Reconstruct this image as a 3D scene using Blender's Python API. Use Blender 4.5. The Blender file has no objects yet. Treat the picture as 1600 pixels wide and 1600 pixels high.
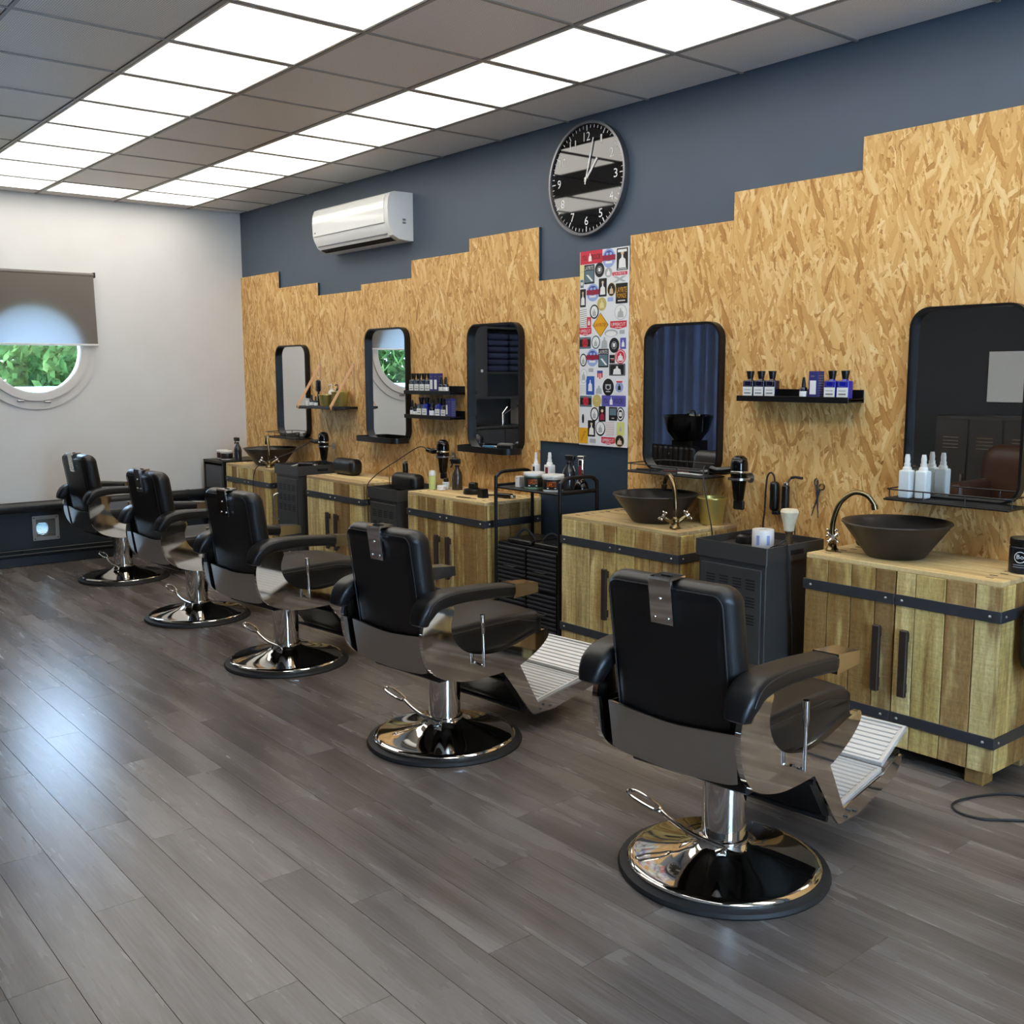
import bpy, math, random
from mathutils import Vector, Matrix
random.seed(7)
R = math.radians
col = bpy.context.scene.collection
sc = bpy.context.scene

# ------------------------------------------------------------------ camera, world, exposure
F, YAW, PITCH, ROLL = 1603.25, 2.454661681880501, 0.13480029489438086, -0.0035346833309673055
fw = Vector((math.cos(YAW)*math.cos(PITCH), math.sin(YAW)*math.cos(PITCH), -math.sin(PITCH)))
r0 = Vector((math.sin(YAW), -math.cos(YAW), 0)); u0 = r0.cross(fw)
rt = math.cos(ROLL)*r0 + math.sin(ROLL)*u0; up = rt.cross(fw)
cam = bpy.data.cameras.new('camera'); cam.sensor_width = 36; cam.lens = 36*F/1600; cam.clip_start = .05
co = bpy.data.objects.new('camera', cam); col.objects.link(co)
m = Matrix((rt, up, -fw)).transposed().to_4x4(); m.translation = Vector((8.61025, -4.01007, 1.5)); co.matrix_world = m
sc.camera = co
sc.view_settings.view_transform = 'Standard'; sc.view_settings.look = 'None'
sc.view_settings.exposure = 0.1; sc.view_settings.gamma = 1; sc.view_settings.use_curve_mapping = False
LED = 4.2          # strength of the ceiling panels
SKY = 26.0          # strength of the daylight outside
w = bpy.data.worlds.new('sky'); sc.world = w; w.use_nodes = True
bg = w.node_tree.nodes['Background']; bg.inputs[0].default_value = (.52, .74, 1, 1); bg.inputs[1].default_value = SKY

# ------------------------------------------------------------------ helpers
def lin(c):
    return tuple(((x/255)/12.92 if x/255 <= .04045 else ((x/255+.055)/1.055)**2.4) for x in c[:3]) + (1,)
class NT:
    def __init__(s, name):
        s.m = bpy.data.materials.new(name); s.m.use_nodes = True; s.t = s.m.node_tree
        s.b = s.t.nodes['Principled BSDF']; s.out = s.t.nodes['Material Output']
    def n(s, typ, props=None, **ins):
        nd = s.t.nodes.new(typ)
        for k, v in (props or {}).items(): setattr(nd, k, v)
        for k, v in ins.items():
            k = int(k[1:]) if k[0] == '_' and k[1:].isdigit() else k.replace('_', ' ')
            s.set(nd.inputs[k], v)
        return nd
    def set(s, sock, v):
        if isinstance(v, bpy.types.NodeSocket): s.t.links.new(v, sock)
        else: sock.default_value = v
    def p(s, **k):
        for a, v in k.items(): s.set(s.b.inputs[a.replace('_', ' ')], v)
    def math(s, op, a, b=0.0, c=False):
        return s.n('ShaderNodeMath', {'operation': op, 'use_clamp': c}, _0=a, _1=b).outputs[0]
    def mixc(s, f, a, b, typ='MIX'):
        nd = s.t.nodes.new('ShaderNodeMix'); nd.data_type = 'RGBA'; nd.blend_type = typ
        s.set(nd.inputs[0], f); s.set(nd.inputs[6], a); s.set(nd.inputs[7], b); return nd.outputs[2]
    def ramp(s, f, stops):
        nd = s.t.nodes.new('ShaderNodeValToRGB'); s.set(nd.inputs[0], f); e = nd.color_ramp.elements
        while len(e) < len(stops): e.new(.5)
        for el, (p_, c) in zip(e, stops): el.position = p_; el.color = c if len(c) == 4 else lin(c)
        return nd.outputs[0]
    def noise(s, vec, scale, detail=3, rough=.5):
        return s.n('ShaderNodeTexNoise', None, Vector=vec, Scale=scale, Detail=detail, Roughness=rough).outputs[0]
    def obj(s): return s.n('ShaderNodeTexCoord').outputs['Object']
    def mapv(s, vec, sc_=(1,1,1), rot=(0,0,0), loc=(0,0,0)):
        return s.n('ShaderNodeMapping', None, Vector=vec, Location=loc, Rotation=rot, Scale=sc_).outputs[0]
    def bump(s, h, st=.2, d=.002):
        s.p(Normal=s.n('ShaderNodeBump', None, Strength=st, Distance=d, Height=h).outputs[0])
def mat(name, c, rough=.5, metal=0, spec=.5, vary=.06, vs=12, bump=0, bs=200, coat=0, em=0):
    k = NT(name); o = k.obj()
    base = lin(c)
    if vary:
        nz = k.noise(o, vs, 3)
        dark = tuple(x*(1-vary) for x in base[:3])+(1,); lite = tuple(min(1, x*(1+vary)) for x in base[:3])+(1,)
        k.p(Base_Color=k.mixc(nz, dark, lite))
    else: k.p(Base_Color=base)
    k.p(Roughness=rough, Metallic=metal, Specular_IOR_Level=spec, Coat_Weight=coat)
    if bump: k.bump(k.noise(o, bs, 2), bump, .001)
    if em: k.p(Emission_Color=base, Emission_Strength=em)
    return k.m

class MB:
    def __init__(s): s.v = []; s.f = []
    def add(s, v, f, M=None):
        b = len(s.v); s.v += [tuple(M @ Vector(p)) if M else tuple(p) for p in v]; s.f += [tuple(i+b for i in q) for q in f]; return s
    def box(s, x0, x1, y0, y1, z0, z1, ch=0, M=None):
        if ch <= 0:
            v = [(x, y, z) for x in (x0, x1) for y in (y0, y1) for z in (z0, z1)]
            return s.add(v, [(0,1,3,2), (4,6,7,5), (0,4,5,1), (2,3,7,6), (0,2,6,4), (1,5,7,3)], M)
        lo = (x0, y0, z0); hi = (x1, y1, z1); v = []; idx = {}
        for sx in (0,1):
            for sy in (0,1):
                for sz in (0,1):
                    sg = (sx, sy, sz)
                    for ax in range(3):
                        p = [(hi[i] if sg[i] else lo[i]) + (0 if i == ax else (-ch if sg[i] else ch)) for i in range(3)]
                        idx[(sg, ax)] = len(v); v.append(tuple(p))
        f = []
        for ax in range(3):
            a, b = [(1,2), (2,0), (0,1)][ax]
            for sd in (0,1):
                q = []
                for (i, j) in ((0,0), (1,0), (1,1), (0,1)):
                    g = [0]*3; g[ax] = sd; g[a] = i; g[b] = j; q.append(idx[(tuple(g), ax)])
                f.append(tuple(q if sd else q[::-1]))
            for i in (0,1):
                for j in (0,1):
                    g0 = [0]*3; g0[a] = i; g0[b] = j; g1 = list(g0); g0[ax] = 0; g1[ax] = 1
                    q = (idx[(tuple(g0), a)], idx[(tuple(g1), a)], idx[(tuple(g1), b)], idx[(tuple(g0), b)])
                    f.append(q if (i == j) else q[::-1])
        for g in [(a,b,c) for a in (0,1) for b in (0,1) for c in (0,1)]:
            q = (idx[(g,0)], idx[(g,1)], idx[(g,2)]); f.append(q if sum(g) % 2 else q[::-1])
        return s.add(v, f, M)
    def lathe(s, prof, n=32, c=(0,0,0), M=None):
        v = []; f = []; rings = []
        for r, z in prof:
            if r < 1e-6: rings.append([len(v)]); v.append((c[0], c[1], c[2]+z))
            else:
                rings.append(list(range(len(v), len(v)+n)))
                v += [(c[0]+r*math.cos(2*math.pi*i/n), c[1]+r*math.sin(2*math.pi*i/n), c[2]+z) for i in range(n)]
        for a, b in zip(rings, rings[1:]):
            for i in range(n):
                j = (i+1) % n
                if len(a) == 1 and len(b) == 1: break
                if len(a) == 1: f.append((a[0], b[j], b[i]))
                elif len(b) == 1: f.append((a[i], a[j], b[0]))
                else: f.append((a[i], a[j], b[j], b[i]))
        return s.add(v, f, M)
    def cyl(s, c, r, z0, z1, n=24, M=None, ch=0):
        if ch: pr = [(0,z0), (r-ch,z0), (r,z0+ch), (r,z1-ch), (r-ch,z1), (0,z1)]
        else: pr = [(0,z0), (r,z0), (r,z1), (0,z1)]
        return s.lathe(pr, n, c, M)
    def tube(s, path, r, n=8, closed=False, M=None, flat=1):
        P = [Vector(p) for p in path]; m = len(P); v = []; f = []
        rs = r if isinstance(r, (list, tuple)) else [r]*m
        T = []
        for i in range(m):
            if closed: t = P[(i+1) % m]-P[i-1]
            else: t = P[min(i+1, m-1)]-P[max(i-1, 0)]
            T.append(t.normalized())
        nrm = T[0].orthogonal().normalized()
        for i in range(m):
            if i: nrm = (nrm - T[i]*nrm.dot(T[i])).normalized()
            bi = T[i].cross(nrm)
            for k in range(n):
                a = 2*math.pi*k/n; v.append(tuple(P[i] + (nrm*math.cos(a) + bi*math.sin(a)*flat)*rs[i]))
        for i in range(m if closed else m-1):
            a = i*n; b = ((i+1) % m)*n
            for k in range(n):
                l = (k+1) % n; f.append((a+k, a+l, b+l, b+k))
        if not closed:
            f.append(tuple(range(n-1, -1, -1))); f.append(tuple(range((m-1)*n, m*n)))
        return s.add(v, f, M)
    def prism(s, poly, a0, a1, axis='x', M=None):
        n = len(poly); mk = {'x': lambda p, a: (a, p[0], p[1]), 'y': lambda p, a: (p[0], a, p[1]), 'z': lambda p, a: (p[0], p[1], a)}[axis]
        v = [mk(p, a0) for p in poly] + [mk(p, a1) for p in poly]
        f = [tuple(range(n)), tuple(range(2*n-1, n-1, -1))] + [(i, i+n, (i+1) % n + n, (i+1) % n) for i in range(n)]
        return s.add(v, f, M)
    def ring(s, outer, inner, a0, a1, axis='y', M=None):
        n = len(outer); mk = {'x': lambda p, a: (a, p[0], p[1]), 'y': lambda p, a: (p[0], a, p[1]), 'z': lambda p, a: (p[0], p[1], a)}[axis]
        v = [mk(p, a) for pl in (outer, inner) for a in (a0, a1) for p in pl]
        f = []
        for i in range(n):
            j = (i+1) % n
            f += [(i, j, j+n, i+n), (2*n+i, 3*n+i, 3*n+j, 2*n+j), (i, 2*n+i, 2*n+j, j), (n+i, n+j, 3*n+j, 3*n+i)]
        return s.add(v, f, M)
    def rbox(s, c, size, r, seg=3, mid=2, fn=None, M=None):
        h = [x/2 for x in size]; ax = []
        for i in range(3):
            rr = min(r, h[i]*.999); e = [h[i]-rr + rr*math.tan(math.pi/4*k/seg) for k in range(seg+1)]
            inner = [-(h[i]-rr) + 2*(h[i]-rr)*k/mid for k in range(1, mid)]
            ax.append([-x for x in e[::-1]] + inner + e)
        cache = {}; V = []; Fc = []
        def vid(p):
            key = tuple(round(x, 6) for x in p)
            if key not in cache:
                q = [max(-(h[i]-min(r, h[i]*.999)), min(h[i]-min(r, h[i]*.999), p[i])) for i in range(3)]
                d = Vector([p[i]-q[i] for i in range(3)]); L = d.length
                if L > 1e-9:
                    rr = Vector([min(r, h[i]*.999) for i in range(3)])
                    d = d/L; o = [q[i]+d[i]*rr[i] for i in range(3)]
                else: o = list(p)
                o = [o[i]+c[i] for i in range(3)]
                if fn: o = fn(*o)
                cache[key] = len(V); V.append(tuple(o))
            return cache[key]
        for a in range(3):
            b, d = (a+1) % 3, (a+2) % 3
            for sd in (-1, 1):
                for i in range(len(ax[b])-1):
                    for j in range(len(ax[d])-1):
                        q = []
                        for (ii, jj) in ((i,j), (i+1,j), (i+1,j+1), (i,j+1)):
                            p = [0]*3; p[a] = sd*h[a]; p[b] = ax[b][ii]; p[d] = ax[d][jj]; q.append(vid(p))
                        if len(set(q)) >= 3: Fc.append(tuple(q if sd > 0 else q[::-1]))
        return s.add(V, Fc, M)
    def sphere(s, c, r, n=16, k=8, M=None):
        rz = r if not isinstance(r, tuple) else r[1]; rr = r if not isinstance(r, tuple) else r[0]
        return s.lathe([(rr*math.sin(math.pi*i/k), -rz*math.cos(math.pi*i/k)) for i in range(k+1)], n, c, M)
    def mesh(s, name, mt, smooth=38):
        me = bpy.data.meshes.new(name); me.from_pydata(s.v, [], s.f); me.update()
        if smooth:
            me.shade_smooth(); me.set_sharp_from_angle(angle=R(smooth))
        if mt: me.materials.append(mt)
        return me
    def build(s, name, mt, parent=None, smooth=38):
        o = bpy.data.objects.new(name, s.mesh(name, mt, smooth)); col.objects.link(o)
        if parent: o.parent = parent
        return o
def link(name, me, parent=None, loc=(0,0,0), rot=(0,0,0)):
    o = bpy.data.objects.new(name, me); col.objects.link(o); o.parent = parent; o.location = loc; o.rotation_euler = rot; return o
def tag(o, label=None, cat=None, group=None, kind=None):
    if label: o['label'] = label
    if cat: o['category'] = cat
    if group: o['group'] = group
    if kind: o['kind'] = kind
    return o
def thing(name, label, cat, loc=(0,0,0), rz=0, group=None):
    o = bpy.data.objects.new(name, None); col.objects.link(o); o.location = loc; o.rotation_euler = (0,0,R(rz)); o.empty_display_size = .1
    return tag(o, label, cat, group)
def struct(name, mb, mt, smooth=38): return tag(mb.build(name, mt, None, smooth), kind='structure')
def copy_tree(o, parent=None):
    c = o.copy(); col.objects.link(c); c.parent = parent
    for ch in list(o.children): copy_tree(ch, c)
    return c
def rr(cx, cy, w, h, r, n=6):
    out = []
    for (sx, sy, a0) in ((1,1,0), (-1,1,90), (-1,-1,180), (1,-1,270)):
        for k in range(n+1):
            a = R(a0+90*k/n); out.append((cx+sx*(w/2-r)+r*math.cos(a), cy+sy*(h/2-r)+r*math.sin(a)))
    return out
def circ(cx, cy, rx, ry=None, n=32, a0=0):
    ry = ry or rx; return [(cx+rx*math.cos(2*math.pi*i/n+a0), cy+ry*math.sin(2*math.pi*i/n+a0)) for i in range(n)]
_tc = {}
def text_geo(t):
    if t not in _tc:
        cu = bpy.data.curves.new('lettering', 'FONT'); cu.body = t; cu.size = 1; cu.align_x = 'CENTER'; cu.align_y = 'CENTER'; cu.resolution_u = 2
        ob = bpy.data.objects.new('lettering', cu); col.objects.link(ob)
        me = bpy.data.meshes.new_from_object(ob.evaluated_get(bpy.context.evaluated_depsgraph_get()))
        v = [tuple(p.co) for p in me.vertices]; f = [tuple(p.vertices) for p in me.polygons]
        bpy.data.objects.remove(ob); bpy.data.curves.remove(cu); bpy.data.meshes.remove(me)
        xs = [p[0] for p in v]; ys = [p[1] for p in v]
        cx, cy, ww, hh = (min(xs)+max(xs))/2, (min(ys)+max(ys))/2, max(xs)-min(xs), max(ys)-min(ys)
        _tc[t] = ([((p[0]-cx)/ww, (p[1]-cy)/hh) for p in v], f)
    return _tc[t]
def wall_text(mb, t, cx, cz, w, h, y, rot=0):      # lettering on a plane that faces -Y
    v, f = text_geo(t); c, s_ = math.cos(R(rot)), math.sin(R(rot))
    return mb.add([(cx+p[0]*w*c-p[1]*h*s_, y, cz+p[0]*w*s_+p[1]*h*c) for p in v], f)
def drum_text(mb, t, r, cz, arc, h, a0):           # lettering wrapped on an upright drum, centred on angle a0
    v, f = text_geo(t)
    return mb.add([(r*math.cos(a0+p[0]*arc), r*math.sin(a0+p[0]*arc), cz+p[1]*h) for p in v], f)

# ------------------------------------------------------------------ materials
def osb_mat():
    k = NT('oriented strand board'); o = k.obj()
    w1 = k.n('ShaderNodeTexNoise', None, Vector=o, Scale=5.0, Detail=2.0).outputs['Color']
    w2 = k.n('ShaderNodeTexNoise', None, Vector=o, Scale=60.0, Detail=2.0).outputs['Color']
    v = k.n('ShaderNodeVectorMath', {'operation': 'MULTIPLY_ADD'}, _0=w1, _1=(.045,.045,.045), _2=o).outputs[0]
    v = k.n('ShaderNodeVectorMath', {'operation': 'MULTIPLY_ADD'}, _0=w2, _1=(.012,.012,.012), _2=v).outputs[0]
    tone = None
    for i, (ang, sx, sz, thr) in enumerate(((4,60,11,0), (-24,52,11,.5), (30,56,13,.52), (-8,78,14,.5), (58,50,13,.74), (-52,54,12,.74), (14,90,14,.55), (-16,52,9,.82), (24,46,8,.86))):
        mp = k.mapv(k.mapv(v, (1,0,1), (0,R(ang),0), (i*3.1,0,i*1.7)), (sx,1,sz))
        vo = k.n('ShaderNodeTexVoronoi', {'voronoi_dimensions': '3D', 'feature': 'F1'}, Vector=mp, Scale=1.0)
        sep = k.n('ShaderNodeSeparateColor', None, Color=vo.outputs['Color'])
        fib = k.noise(k.mapv(mp, (3.5,1,.5)), 1.0, 2)
        t = k.math('ADD', k.math('MULTIPLY', sep.outputs[0], .74), k.math('MULTIPLY', fib, .26))
        dist = k.math('MULTIPLY', k.math('POWER', vo.outputs['Distance'], 3.0), .16)
        t = k.math('SUBTRACT', t, dist)
        if tone is None: tone = t
        else:
            mk = k.math('GREATER_THAN', sep.outputs[1], thr)
            mx = k.t.nodes.new('ShaderNodeMix'); mx.data_type = 'FLOAT'
            k.set(mx.inputs[0], mk); k.set(mx.inputs[2], tone); k.set(mx.inputs[3], t); tone = mx.outputs[0]
    c = k.ramp(tone, ((.0, (156,104,50)), (.2, (196,145,80)), (.42, (215,168,102)), (.62, (223,180,114)), (.82, (233,198,136)), (1, (246,222,170))))
    crev = k.math('LESS_THAN', k.noise(k.mapv(v, (70,1,22)), 1, 3, .7), .33)
    c = k.mixc(k.math('MULTIPLY', crev, .55), c, lin((128,82,38)))
    k.p(Base_Color=c, Roughness=.55, Specular_IOR_Level=.35); k.bump(tone, .25, .002); return k.m
def wood_mat(name, axis):
    k = NT(name); o = k.obj(); rnd = k.n('ShaderNodeObjectInfo').outputs['Random']
    off = k.n('ShaderNodeCombineXYZ', None, X=k.math('MULTIPLY', rnd, 37.0), Y=k.math('MULTIPLY', rnd, 91.0), Z=k.math('MULTIPLY', rnd, 53.0)).outputs[0]
    v = k.n('ShaderNodeVectorMath', {'operation': 'ADD'}, _0=o, _1=off).outputs[0]
    def st(a, b): s_ = [a]*3; s_['xyz'.index(axis)] = b; return tuple(s_)
    grain = k.noise(k.mapv(v, st(30, 2.2)), 1, 5, .6)
    patch = k.noise(k.mapv(v, st(9, 2.0)), 1, 3, .6)
    saw = k.noise(k.mapv(v, st(8, 150)), 1, 2)
    speck = k.noise(k.mapv(v, st(120, 60)), 1, 2)
    c = k.ramp(grain, ((.25, (150,116,72)), (.5, (212,188,134)), (.72, (240,224,176))))
    pm = k.ramp(k.math('ADD', k.math('ADD', patch, k.math('MULTIPLY', speck, .16)), k.math('MULTIPLY', k.math('SUBTRACT', k.math('FRACT', k.math('MULTIPLY', rnd, 29.3)), .62), .42)), ((.50, (0,0,0)), (.60, (255,255,255))))
    c = k.mixc(k.math('MULTIPLY', k.n('ShaderNodeSeparateColor', None, Color=pm).outputs[0], .75), c, lin((136,96,58)))
    gm = k.math('MULTIPLY', k.math('GREATER_THAN', k.math('FRACT', k.math('MULTIPLY', rnd, 7.3)), .5), .45)
    c = k.mixc(gm, c, lin((246,236,196)), 'MULTIPLY')
    c = k.mixc(.42, c, k.mixc(saw, lin((70,60,40)), lin((255,250,225))), 'MULTIPLY')
    c = k.mixc(.40, c, k.mixc(speck, lin((60,45,25)), lin((255,255,240))), 'OVERLAY')
    if axis == 'x': c = k.mixc(.45, c, lin((214,188,150)))
    tn = k.math('ADD', .88, k.math('MULTIPLY', k.math('FRACT', k.math('MULTIPLY', rnd, 13.7)), .36))
    c = k.mixc(1.0, c, k.n('ShaderNodeCombineColor', None, Red=tn, Green=tn, Blue=k.math('MULTIPLY', tn, .95)).outputs[0], 'MULTIPLY')
    k.p(Base_Color=c, Roughness=.7, Specular_IOR_Level=.25); k.bump(k.math('ADD', saw, grain), .35, .002); return k.m
def floor_mat():
    k = NT('grey oak vinyl'); o = k.obj(); rnd = k.n('ShaderNodeObjectInfo').outputs['Random']
    off = k.n('ShaderNodeCombineXYZ', None, X=k.math('MULTIPLY', rnd, 37.0), Y=k.math('MULTIPLY', rnd, 91.0), Z=0.0).outputs[0]
    v = k.n('ShaderNodeVectorMath', {'operation': 'ADD'}, _0=o, _1=off).outputs[0]
    big = k.noise(k.mapv(v, (.9, 8, 1)), 1, 4, .52)
    wv = k.n('ShaderNodeTexWave', {'wave_type': 'RINGS', 'rings_direction': 'SPHERICAL'}, Vector=k.mapv(v, (.55, 5.5, 1)), Scale=3.5, Distortion=5.0, Detail=3.0, Detail_Scale=1.2).outputs[1]
    fine = k.noise(k.mapv(v, (9, 210, 1)), 1, 3, .6)
    c = k.ramp(big, ((.28, (86,78,73)), (.5, (111,103,98)), (.74, (138,131,125))))
    c = k.mixc(.09, c, k.mixc(wv, lin((120,116,112)), lin((255,255,255))), 'MULTIPLY')
    c = k.mixc(.30, c, k.mixc(fine, lin((60,58,56)), lin((255,255,255))), 'OVERLAY')
    tn = k.math('ADD', .80, k.math('MULTIPLY', rnd, .34))
    c = k.mixc(1.0, c, k.n('ShaderNodeCombineColor', None, Red=tn, Green=tn, Blue=tn).outputs[0], 'MULTIPLY')
    ro = k.math('ADD', .24, k.math('MULTIPLY', big, .06))
    k.p(Base_Color=c, Roughness=ro, Specular_IOR_Level=.5); k.bump(k.math('ADD', fine, k.math('MULTIPLY', wv, .5)), .07, .0006); return k.m
def tile_mat():
    k = NT('perforated grey metal tile'); o = k.obj()
    vo = k.n('ShaderNodeTexVoronoi', {'feature': 'F1'}, Vector=k.mapv(o, (110,110,0)), Scale=1.0, Randomness=0.0)
    hole = k.math('LESS_THAN', vo.outputs['Distance'], .26)
    k.p(Base_Color=k.mixc(hole, lin((240,234,226)), lin((160,154,148))), Roughness=.42, Metallic=.15); return k.m
def wall_far_mat():
    k = NT('white wall over dark dado'); o = k.obj(); z = k.n('ShaderNodeSeparateXYZ', None, Vector=o).outputs[2]
    dado = k.math('LESS_THAN', z, .5); n1 = k.noise(o, 3, 3)
    k.p(Base_Color=k.mixc(dado, k.mixc(n1, lin((212,210,204)), lin((224,223,219))), lin((30,38,44))), Roughness=.6); k.bump(k.noise(o, 90, 2), .08, .001); return k.m
def blind_mat():
    k = NT('grey roller blind fabric'); o = k.obj()
    c = k.mixc(k.noise(k.mapv(o, (1,300,300)), 1, 2), lin((104,96,86)), lin((130,122,112)))
    d = k.n('ShaderNodeBsdfDiffuse', None, Color=c).outputs[0]; t = k.n('ShaderNodeBsdfTranslucent', None, Color=lin((190,196,205))).outputs[0]
    k.t.links.new(k.n('ShaderNodeMixShader', None, Fac=.15, _1=d, _2=t).outputs[0], k.out.inputs[0]); return k.m
def glass_mat(name, tint=(255,255,255), refl=.10, rough=0.0):
    k = NT(name)
    t = k.n('ShaderNodeBsdfTransparent', None, Color=lin(tint)).outputs[0]; g = k.n('ShaderNodeBsdfGlossy', None, Roughness=rough).outputs[0]
    k.t.links.new(k.n('ShaderNodeMixShader', None, Fac=refl, _1=t, _2=g).outputs[0], k.out.inputs[0]); return k.m
def leaf_mat():
    k = NT('leaf'); o = k.obj(); n1 = k.noise(o, 2.5, 3)
    c = k.ramp(n1, ((.3, (28,48,28)), (.55, (70,96,50)), (.75, (128,144,88))))
    d = k.n('ShaderNodeBsdfDiffuse', None, Color=c).outputs[0]; t = k.n('ShaderNodeBsdfTranslucent', None, Color=c).outputs[0]
    k.t.links.new(k.n('ShaderNodeMixShader', None, Fac=.4, _1=d, _2=t).outputs[0], k.out.inputs[0]); return k.m
OSB = osb_mat(); WOODZ = wood_mat('pallet wood upright', 'z'); WOODX = wood_mat('pallet wood lying', 'x'); FLOOR = floor_mat(); TILE = tile_mat()
FARW = wall_far_mat(); BLIND = blind_mat(); PANE = glass_mat('window glass', (250,252,255), .06); LEAF = leaf_mat()
NAVY = mat('slate blue wall paint', (74,87,101), .5, vary=.10, vs=3, bump=.05, bs=120)
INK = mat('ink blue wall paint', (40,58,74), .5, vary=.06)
DARKW = mat('charcoal wall paint', (44,48,52), .6)
GRID = mat('grey ceiling grid', (150,146,140), .4, .3, vary=0)
CHROME = mat('chrome', (226,224,220), .05, 1, vary=.02)
STEEL = mat('brushed steel', (190,188,184), .28, 1, vary=.05)
ALU = mat('cast aluminium', (214,214,212), .42, .45, vary=.05)
LEATHER = mat('black leather', (17,17,18), .40, bump=.12, bs=420, vary=.1)
BLACK = mat('black plastic', (16,16,17), .35, vary=.08)
GLOSSB = mat('gloss black plastic', (10,10,11), .10, vary=.05)
RUBBER = mat('black rubber', (30,31,32), .6)
BMETAL = mat('black coated metal', (20,20,22), .38, .3, vary=.06)
IRON = mat('blackened iron', (62,64,68), .45, .3, vary=.18, vs=30)
GREYM = mat('dark grey powder coat', (66,65,64), .42, .2, bump=.05, bs=300)
SLOT = mat('vent slot', (6,6,6), .8, vary=0)
WENGE = mat('dark stained wood', (48,36,28), .5, vary=.3, vs=40)
MIRROR = mat('mirror silver', (236,238,238), .0, 1, vary=0)
WHITEP = mat('white plastic', (228,228,224), .3, vary=.03)
WHITEL = mat('white label paper', (226,228,226), .5, vary=.03)
PRINT = mat('grey print', (120,120,124), .6, vary=.05)
STONE = mat('dark stoneware', (42,39,36), .38, vary=.18, vs=25, bump=.06, bs=160)
BRONZE = mat('antique bronze', (128,112,82), .24, 1, vary=.25, vs=60)
GOLD = mat('brushed gold', (200,184,108), .38, .75, vary=.06)
COPPER = mat('tan leather strap', (200,150,104), .5, vary=.08)
BLUEB = mat('royal blue bottle', (22,30,150), .18, vary=.06, coat=.4)
NAVYB = mat('navy glass', (16,18,44), .14, vary=.05, coat=.5)
VIOLET = mat('indigo carton', (44,46,112), .5, vary=.06)
CLEARP = glass_mat('smoky clear plastic', (150,140,125), .14, .05)
PANEL = mat('white lit diffuser', (255,250,240), .5, vary=0, em=LED)
NAVYC = mat('navy cloth', (30,38,66), .9, vary=.2, vs=9)
BROWN = mat('brown leather', (74,48,34), .42, vary=.15)
BRISTLE = mat('cream bristle', (222,212,184), .8, vary=.12, vs=80)
ORANGE = mat('orange print', (236,120,40), .5, vary=.05)
GREENP = mat('pale green print', (196,210,130), .5, vary=.05)
LBLUE = mat('light blue plastic', (80,160,205), .4, vary=.05)
# ------------------------------------------------------------------ the room
XE, YB, ZC = 10.4, -5.1, 2.877
fl = struct('floor', MB().box(-.12, XE, YB, .1, -.08, -.004), mat('floor screed', (40,38,36), .8), 0)
pw, pl = .1455, 1.21
_pm = {}
nrow = 30
for r_ in range(nrow):
    y1 = -.005 - r_*pw; y0 = y1 - pw
    x = -[0, .42, .83, .21, .62, 1.0][r_ % 6] - .07*(r_ % 4)
    while x < XE:
        a, b = max(x, 0.0), min(x+pl, XE-.05); x += pl
        if b-a < .1: continue
        key = round(b-a, 2)
        if key not in _pm: _pm[key] = MB().box(-key/2+.0004, key/2-.0004, -pw/2+.0004, pw/2-.0004, -.004, 0, .0006).mesh('plank', FLOOR, 0)
        link('plank', _pm[key], fl, ((a+b)/2, (y0+y1)/2, 0))
rest = MB(); yy = -.005-nrow*pw
while yy > YB+.16:
    for q in range(9): rest.box(q*pl+.001-.3*(int(yy*20) % 3), (q+1)*pl-.001-.3*(int(yy*20) % 3), yy-pw+.001, yy-.001, -.004, 0)
    yy -= pw
o = rest.build('plank', FLOOR, fl, 0); o['kind'] = 'stuff'

cl = struct('ceiling', MB().box(-.12, XE, YB, .1, ZC+.03, ZC+.12), mat('ceiling void', (60,58,56), .8), 0)
XB = [.17] + [.64+.598*k for k in range(17)]; XB = [x for x in XB if x < XE-.1] + [XE-.02]
XB = [0.0] + XB
YBd = [0.0] + [-.47-.6*k for k in range(8)]; YBd = [y for y in YBd if y > YB+.1] + [YB]
LIT = {1, 3}
_tm = {}
def tile(x0, x1, y0, y1):
    key = (round(x1-x0, 3), round(y1-y0, 3)); g = .009
    if key not in _tm: _tm[key] = MB().box(-key[0]/2+g, key[0]/2-g, -key[1]/2+g, key[1]/2-g, -.006, .014, .002).mesh('ceiling_tile', TILE, 0)
    link('tile', _tm[key], cl, ((x0+x1)/2, (y0+y1)/2, ZC+.008))
_lm = {}
def led(x0, x1, y0, y1, label, group):
    key = (round(x1-x0, 3), round(y1-y0, 3)); g = .014
    if key not in _lm:
        W_, H_ = key; q = [(-W_/2+g, -H_/2+g), (W_/2-g, -H_/2+g), (W_/2-g, H_/2-g), (-W_/2+g, H_/2-g)]; h = .012
        qi = [(-W_/2+g+h, -H_/2+g+h), (W_/2-g-h, -H_/2+g+h), (W_/2-g-h, H_/2-g-h), (-W_/2+g+h, H_/2-g-h)]
        _lm[key] = (MB().ring(q, qi, 0, .012, 'z').mesh('light_frame', WHITEP, 0), MB().box(qi[0][0], qi[1][0], qi[0][1], qi[2][1], .003, .008).mesh('diffuser', PANEL, 0))
    t = thing('ceiling_light', label, 'light', ((x0+x1)/2, (y0+y1)/2, ZC-.001), 0, group)
    link('frame', _lm[key][0], t); link('diffuser', _lm[key][1], t)
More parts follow.
